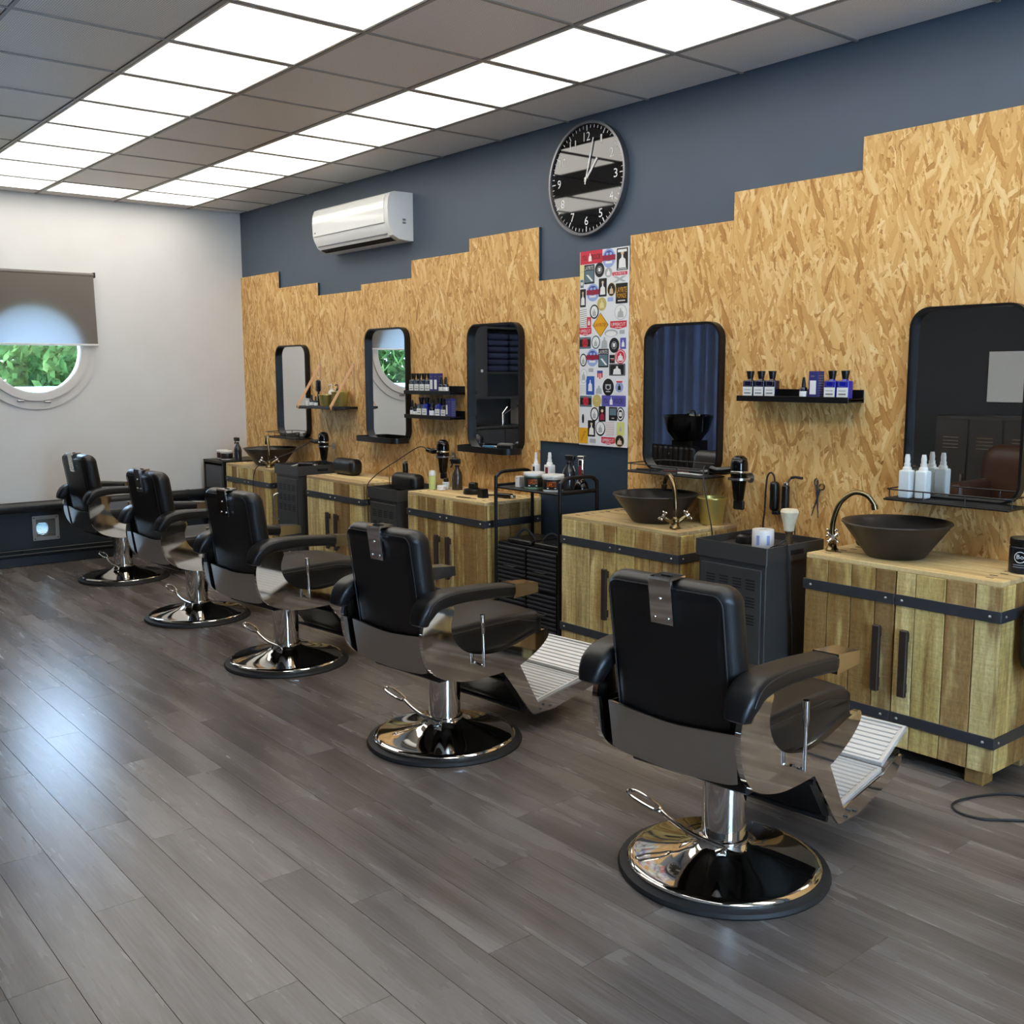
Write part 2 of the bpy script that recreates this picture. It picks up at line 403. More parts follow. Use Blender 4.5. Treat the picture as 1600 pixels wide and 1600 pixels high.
for i in range(len(XB)-1):
    for j in range(len(YBd)-1):
        x0, x1, y1, y0 = XB[i], XB[i+1], YBd[j], YBd[j+1]
        short = i == 1
        if i >= 1 and x1 < 8.5 and j in LIT:
            nm = 'beside the boarded wall' if j == 1 else 'further from the boarded wall'
            if short: led(x0, x1, y0, y1, 'short light panel ending the row ' + nm, None)
            else: led(x0, x1, y0, y1, 'square white light panel in the ceiling row ' + nm, 'light panels in the row ' + nm)
        elif short and j == 2: led(x0, x1, y0, y1, 'single lit panel between the two light rows by the white wall', None)
        else: tile(x0, x1, y0, y1)
for x in XB[1:-1]: MB().box(x-.008, x+.008, YB, 0, ZC-.002, ZC+.03).build('grid_bar', GRID, cl, 0)
for y in YBd[1:-1]: MB().box(0, XE, y-.008, y+.008, ZC-.0025, ZC+.03).build('grid_bar', GRID, cl, 0)

wr = struct('wall_right', MB().box(-.12, XE, 0, .12, 0, ZC+.12), NAVY, 0)
# strand-board sheets screwed to the wall in steps
edges = [.0, .718, 1.369, 2.010, 2.670, 3.324, 3.994, 4.728, 5.407, 6.082, 6.75, 7.42, 8.09, 8.76]
tops = [2.333, 2.199, 2.10, 2.141, 2.257, 2.335, 2.03, 2.213, 2.343, 2.479, 2.56, 2.40, 2.28]
for i, t in enumerate(tops):
    MB().box(edges[i]+.0006, edges[i+1]-.0006, -.015, -.0005, 1.10 if i == 6 else .001, t, .001).build('osb_panel', OSB, wr, 0)
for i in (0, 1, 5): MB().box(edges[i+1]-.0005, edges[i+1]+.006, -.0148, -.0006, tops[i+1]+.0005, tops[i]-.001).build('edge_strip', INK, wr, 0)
MB().box(3.996, 4.726, -.003, -.0005, .001, 1.098).build('painted_recess', INK, wr, 0)

def hole_wall(mb, cy, cz, r, y0, y1, z0, z1, xa, xb, n=64):
    ang = sorted(set([2*math.pi*i/n for i in range(n)] + [math.atan2(z-cz, y-cy) % (2*math.pi) for y in (y0, y1) for z in (z0, z1)]))
    inn = []; out = []
    for a in ang:
        c, s_ = math.cos(a), math.sin(a); ts = []
        if c > 1e-9: ts.append((y1-cy)/c)
        if c < -1e-9: ts.append((y0-cy)/c)
        if s_ > 1e-9: ts.append((z1-cz)/s_)
        if s_ < -1e-9: ts.append((z0-cz)/s_)
        t = min(ts); inn.append((cy+r*c, cz+r*s_)); out.append((cy+t*c, cz+t*s_))
    return mb.ring(out, inn, xa, xb, 'x')
WY, WZ, WR = -1.758, 1.70, .40
mb = MB(); hole_wall(mb, WY, WZ, WR, YB, 0, .5, ZC+.12, -.12, 0)
mb.box(-.12, 0, YB, -1.835, 0, .5).box(-.12, 0, -1.68, 0, 0, .5).box(-.12, 0, -1.835, -1.68, 0, .215).box(-.12, 0, -1.835, -1.68, .37, .5)
struct('wall_far', mb, FARW, 0)
struct('wall_left', MB().box(-.12, XE, YB-.12, YB, 0, ZC+.12), DARKW, 0)
struct('wall_near', MB().box(XE, XE+.12, YB, 0, 0, .35).box(XE, XE+.12, YB, 0, 2.5, ZC+.12).box(XE, XE+.12, YB, -3.35, .35, 2.5).box(XE, XE+.12, -2.05, 0, .35, 2.5), mat('cream wall paint', (205,200,190), .6), 0)
wn = tag(thing('fill_window', None, None, (XE+.05, -2.70, 1.425)), kind='structure')  # added window, unseen behind the camera, lets in extra daylight as fill
MB().ring(rr(0, 0, 1.3, 2.15, .01, 1), rr(0, 0, 1.18, 2.01, .01, 1), -.03, .03, 'x').build('fill_window_frame', BMETAL, wn, 0)
for y in (0,): MB().box(-.025, .025, y-.03, y+.03, -1.0, 1.0).build('mullion', BMETAL, wn, 0)
MB().box(-.004, .004, -.59, .59, -1.0, 1.0).build('pane', PANE, wn, 0)
struct('baseboard_far', MB().box(.0005, .018, YB, -.03, .001, .075, .004), mat('dark skirting', (34,42,48), .4), 0)

win = tag(thing('window_1', None, None, (0, WY, WZ)), kind='structure')
wf = mat('white window frame', (216,212,206), .35, vary=.03)
MB().ring(circ(0, 0, .470, n=72), circ(0, 0, .405, n=72), .0005, .014, 'x').build('casing', wf, win)
MB().ring(circ(0, 0, .404, n=72), circ(0, 0, .345, n=72), -.03, .032, 'x').build('sash', wf, win)
MB().ring(circ(0, 0, .346, n=72), circ(0, 0, .338, n=72), -.03, .024, 'x').build('glazing_bead', WHITEP, win)
MB().ring(circ(0, 0, .3995, n=72), circ(0, 0, .372, n=72), -.12, -.03, 'x').build('outer_frame', wf, win)
MB().prism(circ(0, 0, .345, n=72), -.004, .002, 'x').build('pane', PANE, win, 0)
for a in (-107, -80):
    MB().rbox((.022, .42*math.cos(R(a)), .42*math.sin(R(a))), (.022, .05, .016), .006).build('hinge_cap', STEEL, win)
bl = thing('roller_blind', 'grey fabric roller blind pulled halfway over the round window', 'blind', (.042, WY, 2.28))
MB().tube([(0, -.475, 0), (0, .475, 0)], .016, 12).build('roller_tube', mat('blind tube', (110,104,96), .5), bl)
def wavy(x, y, z): return (x+.004*math.sin(y*6)*(z/-.54), y, z)
mb = MB(); n = 24; v = []; f = []
for i in range(n+1):
    for j in range(13):
        y = -.466+.932*i/n; z = -.545*j/12; sh = 1+.018*j/12
        v.append(wavy(.012, y*sh, z))
for i in range(n):
    for j in range(12):
        a = i*13+j; b = (i+1)*13+j
        f.append((a, b, b+1, a+1))
mb.add(v, f).build('fabric', BLIND, bl)
MB().box(.004, .022, -.478, .478, -.556, -.540, .003).build('bottom_bar', mat('white bar', (215,214,210), .4), bl)
for s_ in (-1, 1): MB().box(-.0415, .018, s_*.476-.006, s_*.476+.006, -.02, .022, .003).build('bracket', BLACK, bl)

vg = thing('wall_vent', 'square grey metal vent grille low on the dark part of the wall', 'vent', (.001, -1.757, .292))
MB().ring(rr(0, 0, .20, .195, .006, 2), rr(0, 0, .145, .14, .004, 2), 0, .016, 'x').build('frame', mat('galvanised grey', (150,150,148), .45, .4), vg, 0)
for k in range(13):
    z = -.066+.011*k
    MB().box(-.004, .004, -.0725, .0725, -.0030, .0030, 0, Matrix.Translation((.006, 0, z)) @ Matrix.Rotation(R(10), 4, 'Y')).build('louvre', mat('vent louvre', (140,140,138), .4, .5) if k == 0 else bpy.data.materials['vent louvre'], vg, 0)
hole_wall(MB(), -.022, .0, .046, -.0725, .0725, -.07, .07, -.012, -.008, 32).build('duct_plate', mat('duct plate', (90,90,90), .5), vg, 0)
for y, z in ((-.086, -.083), (.086, -.083), (-.086, .083), (.086, .083)):
    MB().tube([(.0155, y, z), (.019, y, z)], .005, 8).build('screw', BLACK, vg)
PIPE = mat('black painted pipe', (26,30,33), .32, vary=.05)
t = thing('heating_pipe', 'thick black pipe along the top of the dark dado', 'pipe', (.05, 0, .472))
MB().tube([(0, -.03, 0), (0, -2.24, 0)], .042, 20).build('pipe_run', PIPE, t)
for y in (-.6, -2.1): MB().tube([(0, y-.012, 0), (0, y+.012, 0)], .0445, 20).build('clamp', PIPE, t); MB().box(-.0495, 0, y-.008, y+.008, -.008, .008).build('clamp_foot', PIPE, t)
for z, lab in ((.128, 'upper thin dark pipe just above the skirting board'), (.096, 'lower thin dark pipe just above the skirting board')):
    t = thing('heating_pipe', lab, 'pipe', (.032, 0, z))
    MB().tube([(0, -.03, 0), (0, -2.24, 0)], .009, 10).build('pipe_run', PIPE, t)
    for y in (-.5, -1.93): MB().box(-.0315, .004, y-.006, y+.006, -.011, .011).build('clip', PIPE, t)

# garden seen through the round window
gr = MB().box(-30, -.2, -20, 14, -.5, -.45); tag(gr.build('garden_ground', mat('lawn', (96,120,70), .9, vary=.2)), 'lawn outside the round window', 'ground')['kind'] = 'structure'
def tree(x, y, h, rad, seed, label, n=1500):
    rn = random.Random(seed); t = thing('garden_tree', label, 'tree', (x, y, -.45), 0, 'trees outside the round window'); v = []; f = []
    for i in range(n):
        a, b, rr_ = rn.random()*6.283, math.acos(2*rn.random()-1), rad*(rn.random()**.4)
        c = Vector((rr_*math.sin(b)*math.cos(a), rr_*math.sin(b)*math.sin(a), h*.62+rr_*math.cos(b)*(h*.42/rad)))
        d = Vector((rn.uniform(-1,1), rn.uniform(-1,1), rn.uniform(-1,1))).normalized()*rn.uniform(.07,.13); e = d.orthogonal().normalized()*rn.uniform(.03,.05)
        k = len(v); v += [tuple(c-d), tuple(c+e), tuple(c+d), tuple(c-e)]; f.append((k, k+1, k+2, k+3))
    MB().add(v, f).build('foliage', LEAF, t, 0)['kind'] = 'stuff'
    MB().tube([(0,0,0), (.05,.03,h*.3), (0,.08,h*.6)], [.12,.09,.05], 8).build('trunk', mat('bark', (80,66,52), .9) if 'bark' not in bpy.data.materials else bpy.data.materials['bark'], t)
tree(-5.0, .35, 3.0, 1.25, 1, 'dense green tree seen through the round window', 5200)
tree(-8.2, 1.2, 3.7, 1.6, 2, 'broad green tree standing behind in the garden', 5200)
tree(-4.6, -3.9, 3.6, 1.5, 3, 'leafy tree outside, reflected in the mirror with empty tray', 6000)
tree(-8.4, -5.6, 4.2, 1.8, 4, 'tall tree at the far edge of the garden', 2600)
t = thing('garden_wall', 'pale low wall outside the round window', 'wall', (-3.2, 0, -.45))
MB().box(-.08, .08, -5, 5, 0, 1.76, .01).build('wall_body', mat('pale render', (96,116,130), .7), t, 0)
MB().box(-.12, .12, -5, 5, 1.76, 1.82, .01).build('coping', mat('pale coping', (120,136,148), .6), t, 0)
# ------------------------------------------------------------------ barber chairs (face +Y in their own frame)
def sweep(mb, path, wds, hts, n=5, rnd=.45):
    """rounded-rectangle section (width along x, height along the path normal) swept along a path in the y-z plane"""
    m = len(path); rings = []; v = []; f = []
    for i in range(m):
        y, z = path[i]; a = path[max(i-1, 0)]; b = path[min(i+1, m-1)]
        t = Vector((b[0]-a[0], b[1]-a[1])).normalized(); nn = Vector((-t[1], t[0]))
        sec = rr(0, 0, wds[i], hts[i], min(wds[i], hts[i])*rnd, n); rings.append(len(v))
        v += [(p[0], y+nn[0]*p[1], z+nn[1]*p[1]) for p in sec]
    k = len(sec)
    for a, b in zip(rings, rings[1:]):
        for q in range(k): f.append((a+q, a+(q+1) % k, b+(q+1) % k, b+q))
    f.append(tuple(range(k-1, -1, -1))); f.append(tuple(range(rings[-1], rings[-1]+k)))
    return mb.add(v, f)
def smooth_path(pts, n=6):
    out = []; P = [Vector(p) for p in pts]
    for i in range(len(P)-1):
        p0, p1, p2, p3 = P[max(i-1, 0)], P[i], P[i+1], P[min(i+2, len(P)-1)]
        for k in range(n):
            t = k/n; out.append(tuple(.5*((2*p1)+(p2-p0)*t+(2*p0-5*p1+4*p2-p3)*t*t+(3*p1-p0-3*p2+p3)*t**3)))
    out.append(tuple(P[-1])); return out
BCHROME = mat('satin chrome', (205,200,192), .16, 1, vary=.03)
SEAM = mat('black piping', (30,30,31), .5, vary=0)
def make_chair():
    t = thing('barber_chair', '', 'chair')
    MB().lathe([(0,0), (.318,0), (.320,.006), (.315,.016), (.296,.021), (.27,.021), (0,.021)], 64).build('rubber_rim', RUBBER, t)
    MB().lathe([(.291,.020), (.292,.028), (.286,.034), (.272,.037), (.262,.0375), (.2,.047), (.14,.060), (.10,.074), (.082,.086), (.074,.098), (.0,.098)], 72).build('base_cover', CHROME, t)
    MB().lathe([(.0,.09), (.074,.09), (.076,.098), (.074,.106), (.066,.108), (.066,.31), (.05,.312), (.05,.345), (0,.345)], 40).build('column', CHROME, t)
    lv = MB().tube(smooth_path([(.055,-.07,.10), (-.06,-.068,.105), (-.15,-.055,.118), (-.20,-.045,.13)]), .0075, 10)
    lv.tube(smooth_path([(-.20,-.045,.13), (-.225,-.062,.135), (-.31,-.058,.15), (-.34,-.036,.155), (-.31,-.018,.15), (-.225,-.028,.135), (-.20,-.045,.13)], 4), .0055, 8)
    lv.tube([(.055,-.07,.10), (.03,-.085,.085)], .006, 8)
    lv.build('pump_lever', CHROME, t)
    up_ = []
    def U(o): up_.append(o); return o
    U(MB().box(-.20, .20, -.20, .16, .345, .385, .006).box(-.09, .09, -.11, .10, .318, .346, .004).build('seat_frame', BMETAL, t, 0))
    def sf(x, y, z):
        if z > .5: z += .012*(1-(x/.225)**2) - .018*max(0, (y-.12)/.25)**2
        elif y > .2: z += .022*((y-.2)/.17)
        return (x, y, z)
    st = U(MB().rbox((0, .072, .480), (.452, .576, .140), .034, 4, 8, sf).build('seat', LEATHER, t))
    MB().tube([(s_*.2265*1.0, y, z) for s_, y, z in ((1,-.17,.533), (1,.0,.533), (1,.2,.53), (1,.31,.505))], .0022, 6).build('piping', SEAM, st)
    MB().tube([(-.2265, y, z) for y, z in ((-.17,.533), (.0,.533), (.2,.53), (.31,.505))], .0022, 6).build('piping', SEAM, st)
    prof = [(-.300,.650), (-.318,.60), (-.325,.555), (-.318,.49), (-.295,.435), (-.255,.395), (-.20,.368), (-.11,.345), (.0,.338), (.138,.340), (.204,.352), (.29,.388), (.345,.425), (.362,.452), (.350,.470), (.319,.470), (.27,.464), (.209,.450), (.14,.436), (.066,.428), (.0,.432), (-.07,.447), (-.12,.470), (-.158,.505), (-.180,.548), (-.182,.59), (-.170,.650)]
    P2 = smooth_path([p + (0,) for p in prof + [prof[0]]], 3)[:-1]; P2 = [(p[0], p[1]) for p in P2]
    for s_ in (-1, 1):
        a0, a1 = (.234, .252) if s_ > 0 else (-.252, -.234)
        sp = U(MB().prism(P2, a0, a1, 'x').build('side_panel', CHROME, t))
        arm = smooth_path([(-.338,.602), (-.325,.640), (-.285,.676), (-.20,.690), (-.08,.688), (.05,.678), (.125,.670)], 5)
        n = len(arm); wd = [.062+.030*min(1, i/(n*.22)) for i in range(n)]; wd[0] *= .7; wd[-1] *= .93; ht = [.05+.012*math.sin(math.pi*min(1, i/(n*.6))) for i in range(n)]; ht[0] *= .6; ht[-1] *= .9
        am = sweep(MB(), arm, wd, ht, 5, .34); am.v = [(p[0]+s_*.248, p[1], p[2]) for p in am.v]
        ar = U(am.build('armrest', LEATHER, t, 50))
        pts = [(s_*.248+s_*.0455, y, z+.016) for y, z in arm[4:-1]]
        MB().tube(pts, .0022, 6).build('piping', SEAM, ar)
        tip = [(.118,.640), (.124,.698), (.255,.686), (.258,.645)]
        U(MB().prism(tip, s_*.248-.041, s_*.248+.041, 'x').build('arm_tip', BCHROME, t, 20))
    def bf(x, y, z):
        k = (z-.40)/.53; y2 = y - .080*k
        if y < -.2 and .45 < z < .9: y2 += .004
        return (x*(1.0+.0*k), y2, z)
    bk = U(MB().rbox((0, -.205, .672), (.425, .112, .546), .052, 5, 8, bf).build('backrest', LEATHER, t))
    def by(z): return -.2615-.080*(z-.40)/.53
    edge = [(x, by(z)+.008, z) for x, z in rr(0, .672, .378, .499, .032, 6)]
    MB().tube(edge, .0024, 6, True).build('piping', SEAM, bk)
    ang = math.atan2(.080, .53)
    band = MB(); q = smooth_path([(-.216,.548,0), (-.1,.536,0), (.0,.530,0), (.1,.536,0), (.216,.548,0)], 5); lo = smooth_path([(.214,.405,0), (.16,.392,0), (.0,.384,0), (-.16,.392,0), (-.214,.405,0)], 5)
    poly = [(p[0], p[1]) for p in q] + [(p[0], p[1]) for p in lo]
    band.prism(poly, 0, -.010, 'y'); band.v = [(p[0], p[1]+by(p[2])-.001, p[2]) for p in band.v]
    U(band.build('back_band', STEEL, t))
    for s_ in (-1, 1): U(MB().prism([(by(.545), .545), (by(.40), .40), (-.19, .40), (-.20, .545)], s_*.2135, s_*.2185, 'x').build('hinge_plate', BMETAL, t))
    br = MB(); zt = .947; y0 = by(.93)
    br.add([(x, y0-.004+.0, z) for x, z in ((-.037,.90), (.037,.90))], [])
    br = MB().prism([(by(.82)-.001,.82), (by(.82)-.007,.82), (by(.94)-.007,.945), (by(.94)-.002,.951), (y0+.062,.953), (y0+.062,.947), (by(.94)+.002,.945)], -.037, .037, 'x')
    bb = U(br.build('headrest_bracket', CHROME, t, 20))
    MB().box(-.016, .016, y0+.024, y0+.034, .9515, .9545).build('slot', SLOT, bb, 0)
    for x, z in ((0,.892), (-.022,.838), (.022,.838)): MB().sphere((x, by(z)-.008, z), .0055, 10, 6).build('screw', CHROME, bb)
    # foot rest
    brk = [(.09,.368), (.20,.368), (.325,.152), (.60,.184), (.655,.205), (.735,.215), (.735,.190), (.690,.150), (.43,.104), (.30,.108), (.275,.13)]
    for s_ in (-1, 1): U(MB().prism(brk, s_*.220-.004, s_*.220+.004, 'x').build('foot_bracket', CHROME, t, 20))
    U(MB().prism([(.10,.36), (.16,.36), (.30,.13), (.275,.115)], -.19, .19, 'x').build('leg_board', LEATHER, t, 20))
    for z, y in ((.155,.255), (.30,.165)): U(MB().tube([(-.216,y-.02,z-.012), (.216,y-.02,z-.012)], .009, 10).build('cross_bar', BMETAL, t))
    def plate(a, b, nr, nm):
        L = math.hypot(b[0]-a[0], b[1]-a[1]); an = math.atan2(b[1]-a[1], b[0]-a[0]); M = Matrix.Translation((0, a[0], a[1])) @ Matrix.Rotation(an, 4, 'X')
        mb = MB().box(-.212, .212, 0, L, -.008, .004, .003, M)
        for i in range(nr):
            y = .022+(L-.044)*i/(nr-1); hw = (L-.044)/(nr-1)*.30
            mb.prism([(y-hw,.0035), (y-hw*.6,.0085), (y+hw*.6,.0085), (y+hw,.0035)], -.193, .193, 'x', M)
        mb.box(-.212, -.201, 0, L, .003, .011, .002, M).box(.201, .212, 0, L, .003, .011, .002, M).box(-.212, .212, 0, .010, .003, .011, .002, M).box(-.212, .212, L-.010, L, .003, .011, .002, M)
        o = U(mb.build(nm, ALU, t, 30)); return o
    plate((.325,.150), (.615,.190), 11, 'foot_plate'); plate((.614,.206), (.796,.288), 8, 'calf_plate')
    U(MB().box(-.19, .19, .640, .80, .195, .205, .003, Matrix.Rotation(0, 4, 'X')).build('plate_carrier', BMETAL, t, 0))
    for y, z in ((.345,.118), (.405,.118), (.36,.135)): U(MB().tube([(.222,y,z), (.232,y,z)], .007, 8).build('bolt', CHROME, t))
    lev = MB().tube([(.285,-.045,.398), (.287,-.050,.50), (.288,-.053,.54)], .0062, 10).tube([(.288,-.052,.530), (.289,-.054,.548), (.290,-.058,.606)], [.0062,.0095,.0095], 12)
    lev.tube([(.285,-.045,.400), (.270,-.050,.402), (.254,-.06,.41)], .005, 8)
    U(lev.build('recline_lever', CHROME, t))
    return t, [o.name for o in up_]
ch0, upn = make_chair()
chairs = [((6.722,-1.632), 6, 0.0, 'barber chair before the bowl under two white bottles'),
          ((5.277,-1.640), 6, -.022, 'barber chair turned towards the black trolley with slatted drawers'),
          ((3.800,-1.600), 7, -.012, 'barber chair in the middle of the row of five'),
          ((2.520,-1.553), 4, -.008, 'barber chair next to last in the row before the white wall'),
          ((.985,-1.485), 4, -.004, 'barber chair standing closest to the white wall')]
upset = set(upn); CH = []
for i, (p, rz, dz, lab) in enumerate(chairs):
    c = ch0 if i == 0 else copy_tree(ch0)
    CH.append((c, p, rz, dz, lab))
for c, p, rz, dz, lab in CH:
    c.location = (p[0], p[1], 0); c.rotation_euler = (0, 0, R(rz)); tag(c, 'black leather and chrome ' + lab, 'chair', 'barber chairs in a row')
    for ch in c.children:
        if ch.data.name in {bpy.data.objects[n].data.name for n in upn}: ch.location.z = dz
# ------------------------------------------------------------------ pallet-wood cabinets
_pk = {}
def pmesh(w, h, d, mt, nm='plank'):
    key = (round(w, 3), round(h, 3), round(d, 3), mt.name)
    if key not in _pk: _pk[key] = MB().box(-w/2+.0019, w/2-.0019, -d/2, d/2, -h/2, h/2, .0024).mesh(nm, mt, 0)
    return _pk[key]
CH_, CB_ = .767, .062
def cabinet(x0, w, label, seed):
    rn = random.Random(seed); D = .428; y0 = -.45
    t = thing('pallet_wood_cabinet', label, 'cabinet', (x0+w/2, y0+D/2, 0), 0, 'pallet wood cabinets'); hw = w/2; hd = D/2
    MB().box(-hw+.016, hw-.016, -hd+.018, hd-.002, CB_+.01, CH_-.022).build('body', mat('cabinet carcass', (70,56,38), .8) if 'cabinet carcass' not in bpy.data.materials else bpy.data.materials['cabinet carcass'], t, 0)
    def widths(n, tot):
        a = [rn.choice((.8, .95, 1.1, 1.2)) for _ in range(n)]; s_ = sum(a); return [x*tot/s_ for x in a]
    for sd in (-1, 1):
        dw = hw-.001; dx0 = -hw if sd < 0 else .001
        dr = MB().box(dx0+.004, dx0+dw-.004, -hd+.014, -hd+.018, CB_+.004, CH_-.024).build('door', bpy.data.materials['cabinet carcass'], t, 0)
        x = dx0
        for q in widths(4, dw):
            link('plank', pmesh(q, CH_-.020-CB_, .016, WOODZ), dr, (x+q/2, -hd+.008-rn.uniform(0,.0015), (CH_-.020+CB_)/2)); x += q
        for z in (.64, .178):
            sp = MB().box(dx0-(.006 if sd < 0 else 0)+.001, dx0+dw+(.006 if sd > 0 else 0)-.001, -hd-.0065, -hd-.0015, z-.021, z+.021, .001).build('iron_strap', IRON, dr, 0)
            for xx in (dx0+.03, dx0+dw-.035): MB().sphere((xx, -hd-.0065, z), (.006, .005), 10, 6, None).build('rivet', STEEL, dr)
        hx = sd*.057
        MB().box(hx-.016, hx+.016, -hd-.034, -hd-.016, .272, .532, .003).box(hx-.013, hx+.008, -hd-.018, -hd, .285, .32).box(hx-.013, hx+.008, -hd-.018, -hd, .485, .52).build('handle', WENGE, dr, 0)
    for sd in (-1, 1):
        sp = MB().box(*sorted((sd*(hw-.018), sd*(hw-.014))), -hd+.018, hd, CB_+.004, CH_-.024).build('side_panel', bpy.data.materials['cabinet carcass'], t, 0)
        y = -hd+.018
        for q in widths(5, D-.018):
            o = link('plank', pmesh(q, CH_-.020-CB_, .016, WOODZ), sp, (sd*(hw-.008+rn.uniform(0,.0012)), y+q/2, (CH_-.020+CB_)/2), (0,0,R(90))); y += q
        for z in (.64, .178):
            MB().box(*sorted((sd*(hw+.0015), sd*(hw+.0065))), -hd-.006, hd-.004, z-.021, z+.021, .001).build('iron_strap', IRON, sp, 0)
            for yy in (-hd+.028, hd-.035): MB().sphere((sd*(hw+.0065), yy, z), (.005, .005), 10, 6).build('rivet', STEEL, sp)
    tp = MB().box(-hw+.01, hw-.01, -hd+.01, hd-.01, CH_-.024, CH_-.019).build('top', bpy.data.materials['cabinet carcass'], t, 0)
    y = -hd
    for q in widths(5, D):
        link('plank', pmesh(w, .02, q, WOODX), tp, (0, y+q/2, CH_-.010-rn.uniform(0,.001))); y += q
    for k in range(7):
        yy = -hd+.05+k*.055; xx = hw-.07-.012*(k % 2)
        MB().box(xx-.014, xx+.014, yy-.004, yy+.004, CH_-.003, CH_+.0006).build('peg', WENGE, tp, 0)
        MB().box(-xx-.014, -xx+.014, yy-.004, yy+.004, CH_-.003, CH_+.0006).build('peg', WENGE, tp, 0)
    for sx in (-1, 1):
        for sy in (-1, 1): link('foot', pmesh(.075, CB_+.004, .075, WOODZ, 'foot'), t, (sx*(hw-.075), sy*(hd-.065), (CB_+.004)/2))
    return t
cabinet(6.170, .805, 'pallet wood cabinet carrying a bowl, with a black jar on its end', 11)
cabinet(4.677, .803, 'pallet wood cabinet carrying a bowl and a gold pot', 12)
cabinet(3.235, .790, 'pallet wood cabinet with spray bottle and clipper docks on top', 13)
cabinet(1.912, .777, 'pallet wood cabinet with a bare top', 14)
cabinet(.520, .800, 'pallet wood cabinet carrying a bowl next to the white wall', 15)

def bowl(x, y, label):
    t = thing('bowl_sink', label, 'sink', (x, y, CH_), 0, 'stoneware bowl sinks')
    MB().lathe([(0,.001), (.106,.001), (.112,.004), (.206,.132), (.212,.137), (.210,.141), (.203,.140), (.19,.128), (.112,.028), (.095,.020), (0,.016)], 56).build('bowl', STONE, t)
    MB().lathe([(0,.017), (.022,.017), (.024,.020), (.018,.022), (0,.022)], 20).build('drain', STEEL, t)
bowl(6.452, -.255, 'dark stoneware bowl sink below the mirror with two white bottles')
bowl(5.160, -.262, 'dark stoneware bowl sink beside the gold pot')
bowl(.955, -.262, 'dark stoneware bowl sink next to the white wall')
def faucet(x, y, a, label):
    t = thing('faucet', label, 'tap', (x, y, CH_), a, 'bronze taps')
    MB().lathe([(0,0), (.026,0), (.027,.006), (.020,.012), (.016,.03), (.020,.036), (.018,.048), (.013,.056), (0,.058)], 20).build('body', BRONZE, t)
    MB().tube(smooth_path([(0,0,.05), (.0,0,.12), (.025,0,.20), (.075,0,.243), (.125,0,.235), (.152,0,.205), (.158,0,.19)], 6), [.0105]*36+[.0105], 12).build('spout', BRONZE, t)
    MB().tube([(.156,0,.197), (.161,0,.176)], .0135, 12).build('spout_tip', BRONZE, t)
    for s_ in (-1, 1):
        vs = MB().tube([(0,0,.022), (0,s_*.035,.045), (0,s_*.052,.056)], [.011,.012,.010], 10).build('valve', BRONZE, t)
        M = Matrix.Translation((0, s_*.060, .062)) @ Matrix.Rotation(R(-s_*55), 4, 'X'); h = MB()
        h.cyl((0,0,0), .009, -.006, .010, 12, M)
        for k in range(4):
            an = R(45+90*k); h.tube([(0,0,.003), (.022*math.cos(an), .022*math.sin(an), .003)], .0045, 8, False, M).sphere((.026*math.cos(an), .026*math.sin(an), .003), .0068, 10, 6, M)
        h.build('cross_handle', CHROME if s_ < 3 else BRONZE, vs)
faucet(6.215, -.335, 35, 'antique bronze gooseneck tap at the bowl next to the black jar')
faucet(5.390, -.372, 152, 'antique bronze gooseneck tap at the bowl beside the gold pot')
faucet(1.175, -.380, 160, 'antique bronze gooseneck tap at the bowl next to the white wall')

# ------------------------------------------------------------------ grey pedestal units
def pedestal(x0, x1, yf, h, label, handle=False):
    w = x1-x0; d = .405; t = thing('pedestal_unit', label, 'cabinet', ((x0+x1)/2, yf+d/2, 0), 0, 'grey metal pedestal units'); hw = w/2; hd = d/2; zt = h-.072
    MB().box(-hw+.012, hw-.012, -hd+.012, hd-.006, .05, zt, .003).build('body', GREYM, t, 0)
    dr = MB().box(-hw+.030, hw-.030, -hd+.005, -hd+.013, .075, zt-.025, .003).build('door', GREYM, t, 0)
    sl = MB(); dw = w-.10
    for rw in range(3):
        for c_ in range(4):
            for k in range(4):
                x = -dw/2+dw*(c_+.5)/4; z = zt-.075-rw*.075-k*.0125; sl.box(x-dw*.085, x+dw*.085, -hd+.0042, -hd+.006, z-.0032, z+.0032)
    sl.build('vent_slots', SLOT, dr, 0)['kind'] = 'stuff'
    o_ = rr(0, 0, w, d, .004, 1); i_ = rr(0, 0, w-.014, d-.014, .003, 1)
    tr = MB().ring(o_, i_, zt, h, 'z').box(-hw+.004, hw-.004, -hd+.004, hd-.004, h-.038, h-.032).build('tray', GREYM, t, 0)
    MB().box(hw-.001, hw+.0006, -.04, .05, h-.045, h-.025).build('grip_slot', SLOT, tr, 0)
    if handle: MB().tube(smooth_path([(-hw+.040,-hd+.006,.40), (-hw+.036,-hd-.028,.42), (-hw+.034,-hd-.034,.50), (-hw+.036,-hd-.028,.58), (-hw+.040,-hd+.006,.60)], 5), .006, 8).build('pull_handle', STEEL, dr)
    for sx in (-1, 1):
        for sy in (-1, 1):
            cs = MB().tube([(sx*(hw-.05)-.011, sy*(hd-.05), .025), (sx*(hw-.05)+.011, sy*(hd-.05), .025)], .025, 16).build('caster', RUBBER, t)
            MB().box(sx*(hw-.05)-.016, sx*(hw-.05)+.016, sy*(hd-.05)-.014, sy*(hd-.05)+.014, .035, .052).build('caster_fork', STEEL, cs, 0)
    return h-.0315
T1Z = pedestal(5.672, 6.055, -.555, .777, 'grey vented pedestal unit holding a paper roll and shaving brush')
T3Z = pedestal(2.765, 3.130, -.460, .757, 'grey vented pedestal unit beside a standing black headrest')
T4Z = pedestal(1.440, 1.815, -.470, .822, 'grey vented pedestal unit with a curved steel door handle', True)

